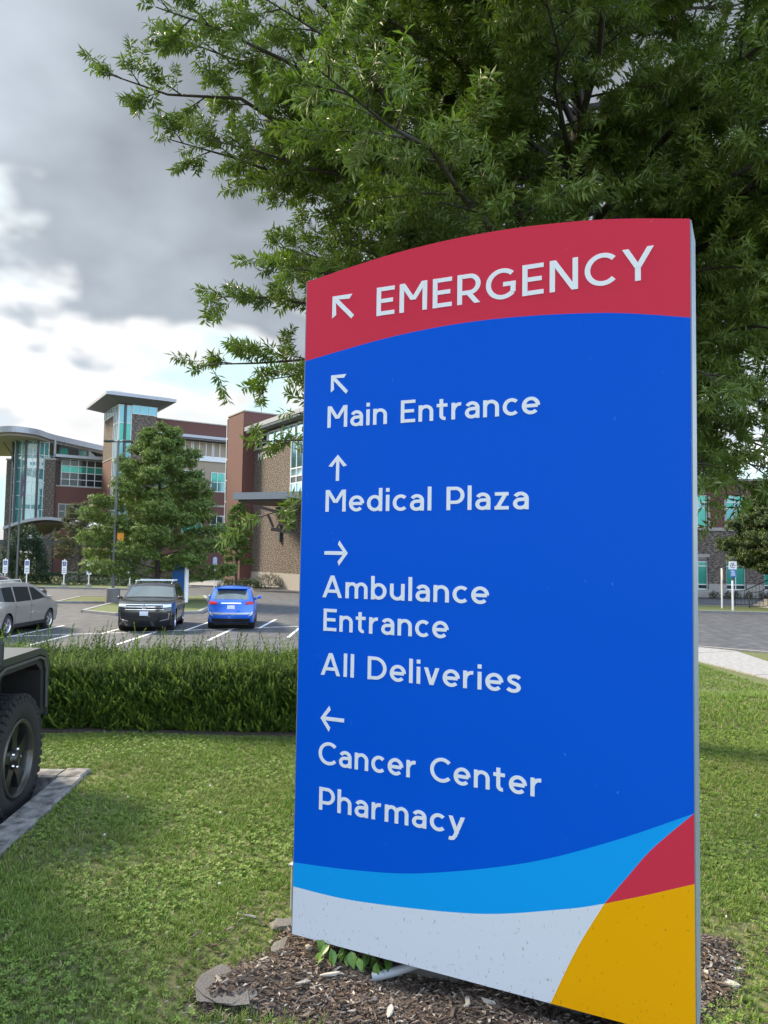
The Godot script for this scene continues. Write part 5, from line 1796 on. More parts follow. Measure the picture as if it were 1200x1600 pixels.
func make_medical() -> void:
	var t := thing("medical_building", "brick and stone building with sloped metal eave and black bracketed canopy", "building", grid(27.52, -70.07), GRID)
	var left := Vector3.BACK       # along a wall that faces -x, as seen from outside
	block(t, "pylon", Vector3(0, 0, -4.17), Vector3(7, 16.85, 0), M.brick)
	block(t, "pylon_coping", Vector3(-0.06, 16.851, -4.23), Vector3(7.06, 16.97, 0.06), M.caststone)
	block(t, "stone_wall", Vector3(1.24, 1.33, 0.002), Vector3(16, 13.12, 8.5), M.ledge)
	block(t, "stone_wall", Vector3(1.24, 1.33, 14.6), Vector3(16, 13.12, 22), M.ledge)
	block(t, "stone_wall", Vector3(1.24, 1.33, 8.502), Vector3(16, 7.9, 14.598), M.ledge)
	block(t, "inner_wall", Vector3(1.6, 7.902, 8.51), Vector3(16, 13.1, 14.59), M.soffit)
	block(t, "stone_base", Vector3(1.17, 0, 0.003), Vector3(16, 1.328, 22), M.caststone)
	block(t, "upper_wall", Vector3(1.5, 13.122, 0.004), Vector3(16, 14.9, 22), M.soffit)
	block(t, "window_sill", Vector3(1.1, 13.05, 0.004), Vector3(1.238, 13.2, 22), M.caststone)
	glaze(t, Vector3(1.38, 13.21, 0.1), left, 2.7, 1.25, 2, 1, M.frame, M.dark_glass, 0.09, "window", [0.0, 0.45, 1.25])
	for k in 6:
		glaze(t, Vector3(1.38, 13.21, 2.9 + 3.1 * k), left, 3.0, 1.35, 2, 1, M.frame, M.pale_glass)
	glaze(t, Vector3(1.20, 7.92, 8.55), left, 6.0, 5.1, 5, 4, M.frame, [M.pale_glass, M.dark_glass, M.pale_glass, M.teal], 0.1, "window", [0, 1.3, 1.9, 2.6, 5.1])
	# eave
	var s := st_()
	prism(s, PackedVector2Array([Vector2(0.05, 14.86), Vector2(0.05, 15.24), Vector2(0.16, 15.3), Vector2(14, 16.2), Vector2(14, 14.9)]), -22, -0.12, Transform3D(Basis(Vector3.RIGHT, Vector3.UP, Vector3.BACK) * Basis(Vector3.UP, 0.0), Vector3(0, 0, 22.16)))
	obj("eave", s, M.fascia, t)
	block(t, "eave_gutter", Vector3(0.2, 14.72, 0.2), Vector3(0.34, 14.858, 22.1), M.frame)
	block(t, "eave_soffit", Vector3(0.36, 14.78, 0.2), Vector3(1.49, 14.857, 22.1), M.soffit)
	# lettering on the stone
	var l := lettering(t, "MEDICAL", 0.0, 4.1, 0.0, 0.62, M.white, "lettering", 0.16, 0.02)
	l.transform = Transform3D(Basis(Vector3(0, 0, 1), Vector3.UP, Vector3(-1, 0, 0)), Vector3(1.22, 11.98, 1.0)) 
	# pier under the canopy
	block(t, "stone_pier", Vector3(0.55, 1.36, 6.85), Vector3(1.238, 7.2, 22), M.ledge)
	block(t, "pier_base", Vector3(0.47, 0, 6.8), Vector3(1.168, 1.358, 22.1), M.caststone)
	block(t, "wall_lamp", Vector3(0.33, 4.1, 8.0), Vector3(0.548, 5.6, 8.35), M.dark_frame)
	# canopy: a flat roof with a pale edge, set askew to the wall
	var inv := t.transform.affine_inverse()
	var C := func(poly: Array, y0: float, y1: float) -> SurfaceTool:
		var q := []
		for p in poly:
			var v: Vector3 = inv * Vector3(p[0], 0, p[1])
			q.append([v.x, v.z])
		var st := st_()
		slab(st, q, y0, y1)
		return st
	var o := obj("canopy", C.call([[-12.64, -64.0], [-6.66, -61.5], [-1.0, -59.1], [2, -61], [-7.5, -69.6], [-11.2, -69.0]], 7.5, 8.08), M.fascia, t)
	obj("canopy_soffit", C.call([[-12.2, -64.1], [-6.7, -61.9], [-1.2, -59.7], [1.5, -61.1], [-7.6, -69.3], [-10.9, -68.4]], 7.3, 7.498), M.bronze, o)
	for b in [[Vector3(-9.24, 3.8, -63), Vector3(-7.56, 3.6, -63), 0.3], [Vector3(-9.55, 4.96, -63.2), Vector3(-9.08, 4.0, -63), 0.16], [Vector3(-8.1, 5.1, -63.2), Vector3(-8.75, 3.9, -63), 0.16], [Vector3(-8.1, 5.1, -63.2), Vector3(-7.8, 3.8, -63), 0.16], [Vector3(-10.5, 5.69, -63.3), Vector3(-8.0, 5.0, -63.2), 0.25], [Vector3(-8.1, 5.1, -63.2), Vector3(-7.0, 5.5, -63.1), 0.2]]:
		s = st_()
		bar(s, inv * b[0], inv * b[1], b[2], b[2])
		obj("canopy_bracket", s, M.bronze, t)
	# narrow glazed slot beside the pylon
	block(t, "slot_wall", Vector3(0.5, 0, -5.6), Vector3(7, 15.8, -4.172), M.brick)
	glaze(t, Vector3(0.42, 4.0, -5.5), left, 1.3, 13.0, 1, 6, M.frame, M.dark_glass, 0.12)

func make_tower() -> void:
	var t := thing("stair_tower", "stone tower with glass corner and wide overhanging flat roof", "building", grid(20.48, -90.97), GRID)
	var left := Vector3.BACK
	block(t, "stone_wall", Vector3(1.46, 0, -7.65), Vector3(4.43, 19.1, -0.002), M.ledge)
	block(t, "stone_wall", Vector3(0.0, 14.1, -7.65), Vector3(1.458, 19.1, -2.45), M.ledge)
	block(t, "brick_wall", Vector3(0.0, 0, -7.651), Vector3(1.458, 14.0, -2.45), M.brick)
	block(t, "string_course", Vector3(-0.05, 14.001, -7.7), Vector3(1.457, 14.099, -2.44), M.caststone)
	block(t, "core", Vector3(0.3, 0, -2.448), Vector3(1.457, 20.1, -0.3), M.dark_glass)
	glaze(t, Vector3(0.02, 1.0, -0.04), Vector3.RIGHT, 1.44, 19.1, 2, 9, M.frame, [M.teal, M.teal_deep, M.teal], 0.08, "window")
	glaze(t, Vector3(0.04, 1.0, -2.44), left, 2.4, 19.1, 3, 9, M.frame, [M.pale_glass, M.teal, M.teal], 0.08, "window")
	glaze(t, Vector3(1.5, 19.14, -0.04), Vector3.RIGHT, 2.9, 1.1, 3, 1, M.frame, M.teal, 0.07)
	glaze(t, Vector3(0.04, 19.14, -7.6), left, 5.1, 1.1, 6, 1, M.frame, M.teal, 0.07)
	block(t, "upper_core", Vector3(0.3, 19.11, -7.5), Vector3(4.2, 20.2, -0.3), M.dark_glass)
	block(t, "corner_post", Vector3(0.62, 1, 0.055), Vector3(0.86, 20.1, 0.2), M.dark_frame)
	var s := st_()       # roof: thin edge, underside rising to it
	var e0 := [-1.85, -9.6, 6.1, 1.85]
	box(s, Vector3(e0[0], 20.75, e0[1]), Vector3(e0[2], 21.1, e0[3]))
	box(s, Vector3(e0[0] + 0.5, 21.102, e0[1] + 0.5), Vector3(e0[2] - 0.5, 21.25, e0[3] - 0.5))
	obj("roof", s, M.fascia, t)
	s = st_()
	var a := [Vector3(e0[0] + 0.1, 20.748, e0[1] + 0.1), Vector3(e0[2] - 0.1, 20.748, e0[1] + 0.1), Vector3(e0[2] - 0.1, 20.748, e0[3] - 0.1), Vector3(e0[0] + 0.1, 20.748, e0[3] - 0.1)]
	var b := [Vector3(-0.1, 20.2, -7.8), Vector3(4.5, 20.2, -7.8), Vector3(4.5, 20.2, 0.1), Vector3(-0.1, 20.2, 0.1)]
	for k in 4: quad(s, a[k], a[(k + 1) % 4], b[(k + 1) % 4], b[k])
	quad(s, b[0], b[1], b[2], b[3])
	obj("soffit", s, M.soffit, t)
	for p in [[-0.5, -4.0], [0.4, -3.0], [5.0, -1.0], [5.6, -2.0]]:
		s = st_()
		tube(s, [Vector3(p[0], 21.1, p[1]), Vector3(p[0], 22.1, p[1])], [0.025, 0.02], 5)
		obj("lightning_rod", s, M.galv, t)

func make_wing() -> void:
	var t := thing("brick_wing", "brick and cream wing with metal ledge between tower and pylon", "building", grid(24.91, -94.97), GRID)
	block(t, "upper_wall", Vector3(0, 17.2, -9), Vector3(14, 19.6, 0), M.brick)
	block(t, "coping", Vector3(-0.02, 19.601, -9), Vector3(14, 19.72, 0.06), M.caststone)
	block(t, "ledge_roof", Vector3(0.2, 17.5, 0.002), Vector3(14, 17.85, 1.3), M.fascia)
	block(t, "ledge_soffit", Vector3(0.3, 17.3, 0.002), Vector3(14, 17.498, 1.1), M.soffit)
	block(t, "cream_wall", Vector3(0, 10.9, -9), Vector3(14, 17.198, -0.1), M.cream)
	block(t, "brick_wall", Vector3(0, 0, -9), Vector3(14, 10.898, 0), M.brick)
	block(t, "sill_band", Vector3(0.1, 14.8, -0.099), Vector3(14, 15.35, 0.1), M.frame)
	for k in 5: glaze(t, Vector3(0.3 + 2.7 * k, 15.36, -0.09), Vector3.RIGHT, 2.6, 1.9, 3, 1, M.frame, [M.cream, M.pale_glass, M.frame], 0.1)
	for k in 4: glaze(t, Vector3(0.9 + 3.65 * k, 10.95, -0.09), Vector3.RIGHT, 2.6, 2.5, 3, 2, M.frame, [M.teal, M.teal_deep], 0.08)
	for k in 4: glaze(t, Vector3(0.9 + 3.65 * k, 5.6, 0.01), Vector3.RIGHT, 2.6, 2.3, 3, 2, M.frame, [M.teal_deep, M.dark_glass], 0.08)
	block(t, "string_course", Vector3(0, 9.0, 0.001), Vector3(14, 9.25, 0.07), M.caststone)

func make_atrium() -> void:
	var t := thing("glass_atrium", "curved glass atrium with sweeping metal roof and stone piers", "building", Vector3(-42, LOT, -96))
	var o := t.position
	# plan of the roof: a rounded nose, swept back on both sides
	var edge := curve2([Vector2(-62, -101), Vector2(-52, -93.2), Vector2(-46.6, -90.0), Vector2(-43.4, -88.6), Vector2(-41.4, -90.6), Vector2(-41.0, -95.0), Vector2(-38.3, -104.2), Vector2(-37.4, -108)], 6)
	var P := []
	for p in edge: P.append([p.x - o.x, p.y - o.z])
	P.append([-20.0, -14.0])
	var s := st_()
	slab(s, P, 16.75, 17.45)
	obj("roof", s, M.fascia, t)
	var Q := []
	for p in edge: Q.append([(p.x - o.x) * 0.985 - 0.3, (p.y - o.z) * 0.96 - 0.4])
	Q.append([-20.0, -13.8])
	s = st_()
	slab(s, Q, 16.45, 16.748)
	obj("roof_soffit", s, M.caststone, t)
	# glass skin: facets between mullions
	var skin := [[-46.0, -94.6], [-45.0, -93.5], [-43.6, -93.0], [-42.3, -93.4], [-41.55, -94.4]]
	for k in skin.size() - 1:
		var a := Vector3(skin[k][0] - o.x, 3.0, skin[k][1] - o.z)
		var b := Vector3(skin[k + 1][0] - o.x, 3.0, skin[k + 1][1] - o.z)
		glaze(t, a, (b - a).normalized(), a.distance_to(b), 13.4, 2, 8, M.frame, M.see_through, 0.07, "curtain_wall")
		s = st_()
		tube(s, [a + Vector3(0, 0, 0.25), a + Vector3(0, 13.4, 0.25)], [0.14, 0.14], 8)
		obj("mullion", s, M.dark_frame, t)
	# floors and ceilings inside; mint boxes have bright reflections put into their colour
	for y in [4.2, 8.4, 12.6]:
		s = st_()
		box(s, Vector3(-4.0, y, -9.5), Vector3(0.2, y + 0.4, -0.6 if y < 10 else 0.4))
		obj("floor_slab", s, M.caststone, t)
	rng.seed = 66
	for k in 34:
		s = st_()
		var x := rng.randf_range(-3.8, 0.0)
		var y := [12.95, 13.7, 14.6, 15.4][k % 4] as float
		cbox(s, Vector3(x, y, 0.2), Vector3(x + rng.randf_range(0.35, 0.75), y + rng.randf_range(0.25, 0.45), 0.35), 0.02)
		obj("mint_reflection", s, M.mint, t)
	block(t, "inner_wall", Vector3(-4.6, 0, -9.8), Vector3(1.6, 16.4, -9.5), M.teal_deep)
	# stone piers and the props that carry the roof
	for x in [[-41.75, -94.2], [-46.9, -95.2]]:
		var c := Vector3(x[0] - o.x, 0, x[1] - o.z)
		block(t, "stone_pier", c + Vector3(-0.1, 0, -1.4), c + Vector3(1.25, 14.2, 0.2), M.ledge)
		block(t, "pier_cap", c + Vector3(-0.18, 14.201, -1.48), c + Vector3(1.33, 14.4, 0.28), M.caststone)
		s = st_()
		tube(s, [c + Vector3(0.75, 14.3, -0.6), c + Vector3(0.75, 16.8, -0.6)], [0.16, 0.16], 8)
		obj("column", s, M.fascia, t)
		for d in [-2.0, 1.4]:
			s = st_()
			tube(s, [c + Vector3(0.75 + 0.12 * signf(d), 14.4, -0.5), c + Vector3(0.75 + d * 0.9, 16.6, -0.5)], [0.06, 0.06], 6)
			obj("prop", s, M.dark_frame, t)
	# right-hand curtain wall and the brick block beside it
	var a := Vector3(-41.5 - o.x, 3.2, -97.0 - o.z)
	var b := Vector3(-39.3 - o.x, 3.2, -101.0 - o.z)
	var dir := (b - a).normalized()
	glaze(t, a, dir, a.distance_to(b), 13.2, 3, 6, M.dark_frame, [M.dark_glass, M.teal_deep, M.dark_glass, M.teal], 0.16, "curtain_wall")
	s = st_()
	slab(s, [[a.x, a.z - 0.3], [b.x, b.z - 0.3], [b.x, b.z - 6], [a.x, b.z - 6]], 0, 16.4)
	obj("core", s, M.dark_glass, t)

	var w := thing("brick_annex", "low red brick block between the glass atrium and the tower", "building", grid(18.4, -101.5), GRID)
	block(w, "wall", Vector3(-3.3, 0, -9), Vector3(6.3, 11.0, 0), M.brick)
	block(w, "coping", Vector3(-3.36, 11.001, -9), Vector3(6.3, 11.15, 0.06), M.caststone)
	glaze(w, Vector3(-2.4, 7.0, 0.01), Vector3.RIGHT, 3.4, 1.9, 4, 2, M.caststone, M.dark_glass, 0.14)
	block(w, "string_course", Vector3(-3.3, 6.0, 0.001), Vector3(6.3, 6.25, 0.08), M.caststone)
	block(w, "upper_core", Vector3(-3.0, 11.16, -8.5), Vector3(6.3, 14.6, -1.2), M.dark_glass)
	glaze(w, Vector3(-3.0, 11.2, -1.15), Vector3.RIGHT, 8.0, 3.4, 8, 4, M.frame, [M.dark_glass, M.dark_glass, M.teal_deep, M.dark_glass], 0.08)
	block(w, "upper_roof", Vector3(-3.0, 14.61, -8.5), Vector3(6.3, 14.95, 0.4), M.fascia)

	# drive-through entrance canopy, a shallow metal vault on dark steel
	var e := thing("entrance_canopy", "arched metal entrance canopy on stone piers before the atrium", "canopy", Vector3(-32.5, LOT, -76))
	s = st_()
	var arc := []
	for k in 13: arc.append(Vector2(-4.2 + 8.0 * k / 12.0, 4.7 + 1.55 * sin(0.35 + 2.3 * k / 12.0)))
	var prof := PackedVector2Array()
	for p in arc: prof.append(p)
	for k in 13: prof.append(arc[12 - k] - Vector2(0, 0.28))
	prism(s, prof, -7, 2.0)
	obj("vault", s, M.fascia, e)
	s = st_()
	prof = PackedVector2Array()
	for p in arc: prof.append(p - Vector2(0, 0.30))
	for k in 13: prof.append(arc[12 - k] - Vector2(0, 0.62))
	prism(s, prof, -6.8, 1.2)
	obj("soffit", s, M.bronze, e)
	block(e, "beam", Vector3(-6.5, 3.5, 0.2), Vector3(3.2, 4.0, 0.6), M.dark_frame)
	for x in [-5.6, 1.6]:
		block(e, "stone_pier", Vector3(x, 0, -0.3), Vector3(x + 1.5, 3.49, 0.9), M.ledge)
		block(e, "pier_base", Vector3(x - 0.08, 0, -0.38), Vector3(x + 1.58, 1.0, 0.98), M.caststone)
	for x in [-3.4, -0.6, 1.6]:
		s = st_()
		bar(s, Vector3(x, 4.0, 0.4), Vector3(x + 0.9, 5.3, 0.4), 0.16, 0.16)
		obj("strut", s, M.dark_frame, e)

func make_right_building() -> void:
	var t := thing("stone_clinic", "stone and brick clinic with teal windows across the road", "building", Vector3(30, LOT, -64))
	var X := -14.0
	var tops := [0.0, 1.15, 5.56, 5.83, 9.8]
	# storeys with openings left for the windows: bands between them are walls of their own
	var wins := []
	for k in 7: wins.append([-10.6 + 3.15 * k - 0.30, 1.65])
	block(t, "core", Vector3(X, 0, -14), Vector3(14, 9.8, -0.45), M.ledge)
	var prev := X
	for w in wins + [[14.0, 0.0]]:
		block(t, "stone_wall", Vector3(prev, 1.151, -0.44), Vector3(w[0], 3.35, 0), M.ledge)
		block(t, "stone_base", Vector3(prev, 0, -0.43), Vector3(w[0], 1.15, 0.05), M.caststone)
		block(t, "brick_wall", Vector3(prev, 5.831, -0.44), Vector3(w[0], 8.6, 0), M.brick)
		prev = w[0] + w[1]
	for w in wins:
		block(t, "stone_base", Vector3(w[0] + 0.001, 0, -0.43), Vector3(w[0] + w[1] - 0.001, 0.66, 0.045), M.caststone)
		block(t, "lintel", Vector3(w[0] - 0.1, 3.351, -0.3), Vector3(w[0] + w[1] + 0.1, 3.6, 0.06), M.caststone)
		glaze(t, Vector3(w[0] + 0.005, 0.665, -0.25), Vector3.RIGHT, w[1] - 0.01, 2.68, 2, 1, M.frame, [M.dark_glass, M.teal_deep, M.teal_deep, M.dark_glass], 0.08, "window", [0, 0.42, 1.95, 2.3, 2.68])
		block(t, "surround", Vector3(w[0] - 0.16, 5.832, 0.001), Vector3(w[0] - 0.002, 8.4, 0.07), M.caststone)
		block(t, "surround", Vector3(w[0] + w[1] + 0.002, 5.832, 0.001), Vector3(w[0] + w[1] + 0.16, 8.4, 0.07), M.caststone)
		glaze(t, Vector3(w[0] + 0.005, 5.86, -0.25), Vector3.RIGHT, w[1] - 0.01, 2.7, 2, 1, M.frame, [M.teal, M.teal_deep], 0.08, "window", [0, 1.6, 2.1, 2.7])
	block(t, "stone_wall", Vector3(X, 3.601, -0.44), Vector3(14, 5.56, 0), M.ledge)
	for w in range(wins.size() + 1):
		var x0: float = X if w == 0 else wins[w - 1][0] + wins[w - 1][1] + 0.102
		var x1: float = 14.0 if w == wins.size() else wins[w][0] - 0.102
		block(t, "stone_wall", Vector3(x0, 3.352, -0.44), Vector3(x1, 3.6, -0.001), M.ledge)
	block(t, "sill_band", Vector3(X, 5.561, -0.44), Vector3(14, 5.83, 0.09), M.caststone)
	block(t, "parapet", Vector3(X, 8.601, -0.44), Vector3(14, 9.8, 0.02), M.brick)
	block(t, "coping", Vector3(X - 0.05, 9.801, -14), Vector3(14.05, 9.95, 0.1), M.caststone)

# ------------------------------------------------------------------ street furniture and far planting
func wheelchair_symbol(t: Node, at: Vector3, size: float, m: Material, turn := Basis.IDENTITY) -> void:
	# the access pictogram, laid as thin strokes on a plate
	var s := st_()
	var T := Transform3D(turn.scaled(Vector3.ONE * size), at)
	lathe(s, [[0.09, 0.0], [0.09, 0.02], [0.001, 0.02]], 12, T * Transform3D(Basis.IDENTITY, Vector3(-0.06, 0.42, 0)))
	for l in [[-0.05, 0.30, -0.02, -0.02], [-0.02, 0.0, 0.20, 0.0], [0.20, 0.0, 0.30, -0.28], [-0.04, 0.18, 0.18, 0.18], [0.30, -0.28, 0.40, -0.25]]:
		var a := Vector2(l[0], l[1])
		var b := Vector2(l[2], l[3])
		var n := (b - a).orthogonal().normalized() * 0.035
		prism(s, PackedVector2Array([a + n, b + n, b - n, a - n]), 0.0, 0.02, T)
	for k in 10:
		var a0 := 2.0 + k * 0.43
		var a1 := a0 + 0.43
		var c := Vector2(0.0, -0.18)
		prism(s, PackedVector2Array([c + Vector2.from_angle(a0) * 0.20, c + Vector2.from_angle(a1) * 0.20, c + Vector2.from_angle(a1) * 0.26, c + Vector2.from_angle(a0) * 0.26]), 0.0, 0.02, T)
	obj("access_symbol", s, m, t)

func parking_sign(label: String, at: Vector3, turn: float, low := 1.0, high := 2.1, w := 0.36, plain_back := false) -> Node3D:
	var t := thing("parking_sign", label, "sign", at, turn, "accessible parking signs along the far kerb")
	var s := st_()
	cbox(s, Vector3(-0.17, -0.05, -0.17), Vector3(0.17, 0.24, 0.17), 0.02)
	obj("base", s, M.concrete, t)
	s = st_()
	tube(s, [Vector3(0, 0.2, 0), Vector3(0, high + 0.1, 0)], [0.045, 0.045], 8)
	obj("post", s, M.white, t)
	s = st_()
	cbox(s, Vector3(-w / 2, low, 0.046), Vector3(w / 2, high, 0.066), 0.008)
	obj("plate", s, M.white, t)
	var blue := mat(lin(0.01, 0.05, 0.22), 0.5)
	s = st_()
	cbox(s, Vector3(-w * 0.36, high - 0.44, 0.0665), Vector3(w * 0.36, high - 0.10, 0.07), 0.001)
	obj("blue_field", s, blue, t)
	wheelchair_symbol(t, Vector3(0, high - 0.27, 0.0705), 0.28, M.white)
	s = st_()
	for k in 3: box(s, Vector3(-w * 0.3, low + 0.14 + 0.13 * k, 0.0665), Vector3(w * 0.3, low + 0.18 + 0.13 * k, 0.069))
	obj("print_lines", s, blue, t)
	return t

func make_furniture() -> void:
	var spots := [[-30.4, "leftmost accessible parking sign, in front of the dark evergreen"], [-28.65, "accessible parking sign above the silver minivan's roof"], [-25.65, "accessible parking sign midway along the far kerb, before the low hedge"], [-23.65, "accessible parking sign next to the lamp post, left of the car park tree"], [-20.35, "accessible parking sign under the car park tree, beside the black vehicle"]]
	for p in spots: parking_sign(p[1], Vector3(p[0], LOT + 0.11, -62.0), 0.3)
	# lamp post with two heads on a round concrete base
	var t := thing("lamp_post", "tall grey double-headed lamp post on a round concrete base", "lamp post", Vector3(-15.0, LOT + 0.11, -42.9))
	var s := st_()
	lathe(s, [[0.001, 0.78], [0.36, 0.78], [0.39, 0.75], [0.39, -0.15]], 20, Transform3D(Basis(Vector3.RIGHT, -PI / 2), Vector3.ZERO))
	obj("base", s, M.dark_concrete, t)
	s = st_()
	box(s, Vector3(-0.19, 0.781, -0.19), Vector3(0.19, 0.82, 0.19))
	obj("base_plate", s, M.galv, t)
	s = st_()
	tube(s, [Vector3(0, 0.8, 0), Vector3(0, 9.1, 0)], [0.085, 0.06], 10)
	obj("pole", s, M.pole, t)
	for e in [-1.0, 1.0]:
		s = st_()
		bar(s, Vector3(e * 0.05, 9.0, 0), Vector3(e * 0.3, 9.02, 0.02), 0.06, 0.06)
		obj("arm", s, M.dark_frame, t)
		s = st_()
		cbox(s, Vector3(minf(e * 0.28, e * 0.8), 8.98, -0.18), Vector3(maxf(e * 0.28, e * 0.8), 9.10, 0.18), 0.03)
		obj("lamp_head", s, M.dark_frame, t)
	s = st_()
	cbox(s, Vector3(0.14, 3.45, -0.015), Vector3(0.5, 3.88, 0.015), 0.004)
	var b := obj("marker_plate", s, mat(lin(0.75, 0.28, 0.02), 0.5), t)
	b.set_meta("label", "orange plate on the lamp post")
	# flagpoles at the far left
	for p in [[-31.6, -63.6, "left"], [-31.1, -64.2, "right"]]:
		t = thing("flagpole", "tall bare flagpole before the atrium, the %s one of two" % p[2], "flagpole", Vector3(p[0] + 0.6, LOT + 0.1, p[1]), 0.0, "flagpoles before the atrium")
		s = st_()
		tube(s, [Vector3(0, 0, 0), Vector3(0, 10.2 if p[2] == "left" else 9.4, 0)], [0.10, 0.05], 8)
		obj("pole", s, M.pole, t)
		s = st_()
		lathe(s, [[0.001, 0.0], [0.22, 0.0], [0.2, 0.12], [0.11, 0.16]], 12, Transform3D(Basis(Vector3.RIGHT, -PI / 2), Vector3.ZERO))
		obj("base", s, M.concrete, t)
		if p[2] == "right":
			s = st_()
			s.set_smooth_group(1)
			for k in 6:
				var y0 := 9.2 - 0.32 * k
				quad(s, Vector3(0.05, y0, 0.05 * sin(k * 1.7)), Vector3(0.05, y0 - 0.32, 0.05 * sin((k + 1) * 1.7)), Vector3(0.22 + 0.03 * sin(k + 1.0), y0 - 0.36, 0.12 * sin(k * 2.3 + 2.3)), Vector3(0.22 + 0.03 * sin(k * 1.0), y0 - 0.04, 0.12 * sin(k * 2.3)))
			obj("furled_flag", s, mat(lin(0.10, 0.08, 0.14), 0.9), t)
	# blue direction sign behind the black vehicle
	t = thing("blue_marker_sign", "narrow blue hospital sign behind the black vehicle, white edge", "sign", Vector3(-11.75, LOT + 0.11, -44.5), -0.5)
	s = st_()
	cbox(s, Vector3(-0.45, -0.02, -0.12), Vector3(0.5, 2.3, 0.12), 0.015)
	obj("panel", s, mat(lin(0.012, 0.10, 0.36), 0.5), t)
	s = st_()
	cbox(s, Vector3(0.501, -0.02, -0.13), Vector3(0.6, 2.38, 0.13), 0.01)
	obj("edge", s, M.white, t)
	# slim sign post by the walkway
	t = thing("walkway_sign", "slim white post with a small blue sign by the far walkway", "sign", Vector3(-13.2, LOT, -60.5))
	s = st_()
	tube(s, [Vector3(0, 0, 0), Vector3(0, 2.7, 0)], [0.05, 0.04], 8)
	obj("post", s, M.white, t)
	s = st_()
	cbox(s, Vector3(-0.16, 2.1, 0.045), Vector3(0.16, 2.65, 0.065), 0.006)
	obj("plate", s, mat(lin(0.35, 0.45, 0.62), 0.5), t)
	# signs on the verge across the road
	t = thing("verge_sign", "white and blue road sign with arrow emblem on a white-footed post", "sign", Vector3(20.6, LOT + 0.11, -45.4))
	s = st_()
	tube(s, [Vector3(0, -0.05, 0), Vector3(0, 1.75, 0)], [0.055, 0.055], 8)
	obj("sleeve", s, M.white, t)
	s = st_()
	tube(s, [Vector3(0.03, 1.74, 0), Vector3(0.03, 3.05, 0)], [0.04, 0.04], 8)
	obj("post", s, M.dark_frame, t)
	s = st_()
	cbox(s, Vector3(-0.24, 2.40, 0.05), Vector3(0.24, 2.87, 0.07), 0.008)
	obj("upper_plate", s, M.white, t)
	s = st_()
	cbox(s, Vector3(-0.19, 1.95, 0.05), Vector3(0.22, 2.395, 0.07), 0.008)
	obj("lower_plate", s, mat(lin(0.03, 0.17, 0.42), 0.5), t)
	s = st_()
	for k in 3: box(s, Vector3(-0.12 + 0.03 * (k % 2), 2.05 + 0.11 * k, 0.0705), Vector3(0.14 - 0.02 * k, 2.10 + 0.11 * k, 0.073))
	obj("print_lines", s, M.white, t)
	s = st_()
	for k in 13:
		var a0 := 0.9 + k * 0.36
		var a1 := a0 + 0.36
		prism(s, PackedVector2Array([Vector2.from_angle(a0) * 0.12, Vector2.from_angle(a1) * 0.12, Vector2.from_angle(a1) * 0.155, Vector2.from_angle(a0) * 0.155]), 0, 0.003, Transform3D(Basis.IDENTITY, Vector3(0.0, 2.63, 0.0705)))
	box(s, Vector3(-0.05, 2.56, 0.0705), Vector3(-0.02, 2.71, 0.0735))
	box(s, Vector3(-0.02, 2.68, 0.0705), Vector3(0.07, 2.71, 0.0735))
	box(s, Vector3(-0.02, 2.61, 0.0705), Vector3(0.16, 2.64, 0.0735))
	obj("emblem", s, M.black, t)
	s = st_()
	cbox(s, Vector3(-0.06, 3.0, -0.06), Vector3(0.12, 3.15, 0.06), 0.02)
	obj("cap", s, M.dark_frame, t)
	t = thing("verge_sign", "plain white sign post seen edge-on, left of the arrow sign", "sign", Vector3(20.85, LOT + 0.11, -47.4), 1.1)
	s = st_()
	tube(s, [Vector3(0, -0.05, 0), Vector3(0, 2.45, 0)], [0.05, 0.05], 8)
	obj("post", s, M.white, t)
	s = st_()
	cbox(s, Vector3(-0.2, 1.75, 0.05), Vector3(0.2, 2.4, 0.07), 0.008)
	obj("plate", s, M.white, t)
	for p in [[31.4, -62.3, "accessible parking sign by the clinic wall, right of the arrow sign"], [33.3, -62.0, "accessible parking sign by the clinic wall behind the stair rail"]]:
		parking_sign(p[2], Vector3(p[0], LOT, p[1]), -0.45, 1.35, 2.25, 0.34)
	# steps with a black rail
	t = thing("entrance_steps", "concrete steps with black iron railing across the road", "steps", Vector3(23.7, LOT + 0.1, -48.6))
	for k in 6:
		s = st_()
		cbox(s, Vector3(0.35 + 0.32 * k, 0.0, -1.4), Vector3(2.8, 0.17 * (k + 1) - 0.002 * k, 0.6 - 0.002 * k), 0.01)
		obj("step", s, M.concrete, t)
	for z in [-1.3, 0.66]:
		s = st_()
		tube(s, [Vector3(-0.9, 0.0, z), Vector3(-0.9, 0.98, z), Vector3(-0.3, 1.02, z), Vector3(2.6, 2.35, z)], [0.03, 0.03, 0.03, 0.03], 6)
		tube(s, [Vector3(-0.9, 0.12, z), Vector3(0.1, 0.14, z), Vector3(2.6, 1.35, z)], [0.02, 0.02, 0.02], 5)
		obj("handrail", s, M.black, t)
		for k in 14:
			var x := -0.75 + 0.24 * k
			var y0 := 0.13 if x < 0.1 else 0.13 + (x - 0.1) * 0.485
			var y1 := 1.0 if x < -0.3 else 1.02 + (x + 0.3) * 0.455
			s = st_()
			tube(s, [Vector3(x, y0, z), Vector3(x, y1, z)], [0.012, 0.012], 4)
			obj("baluster", s, M.black, t)

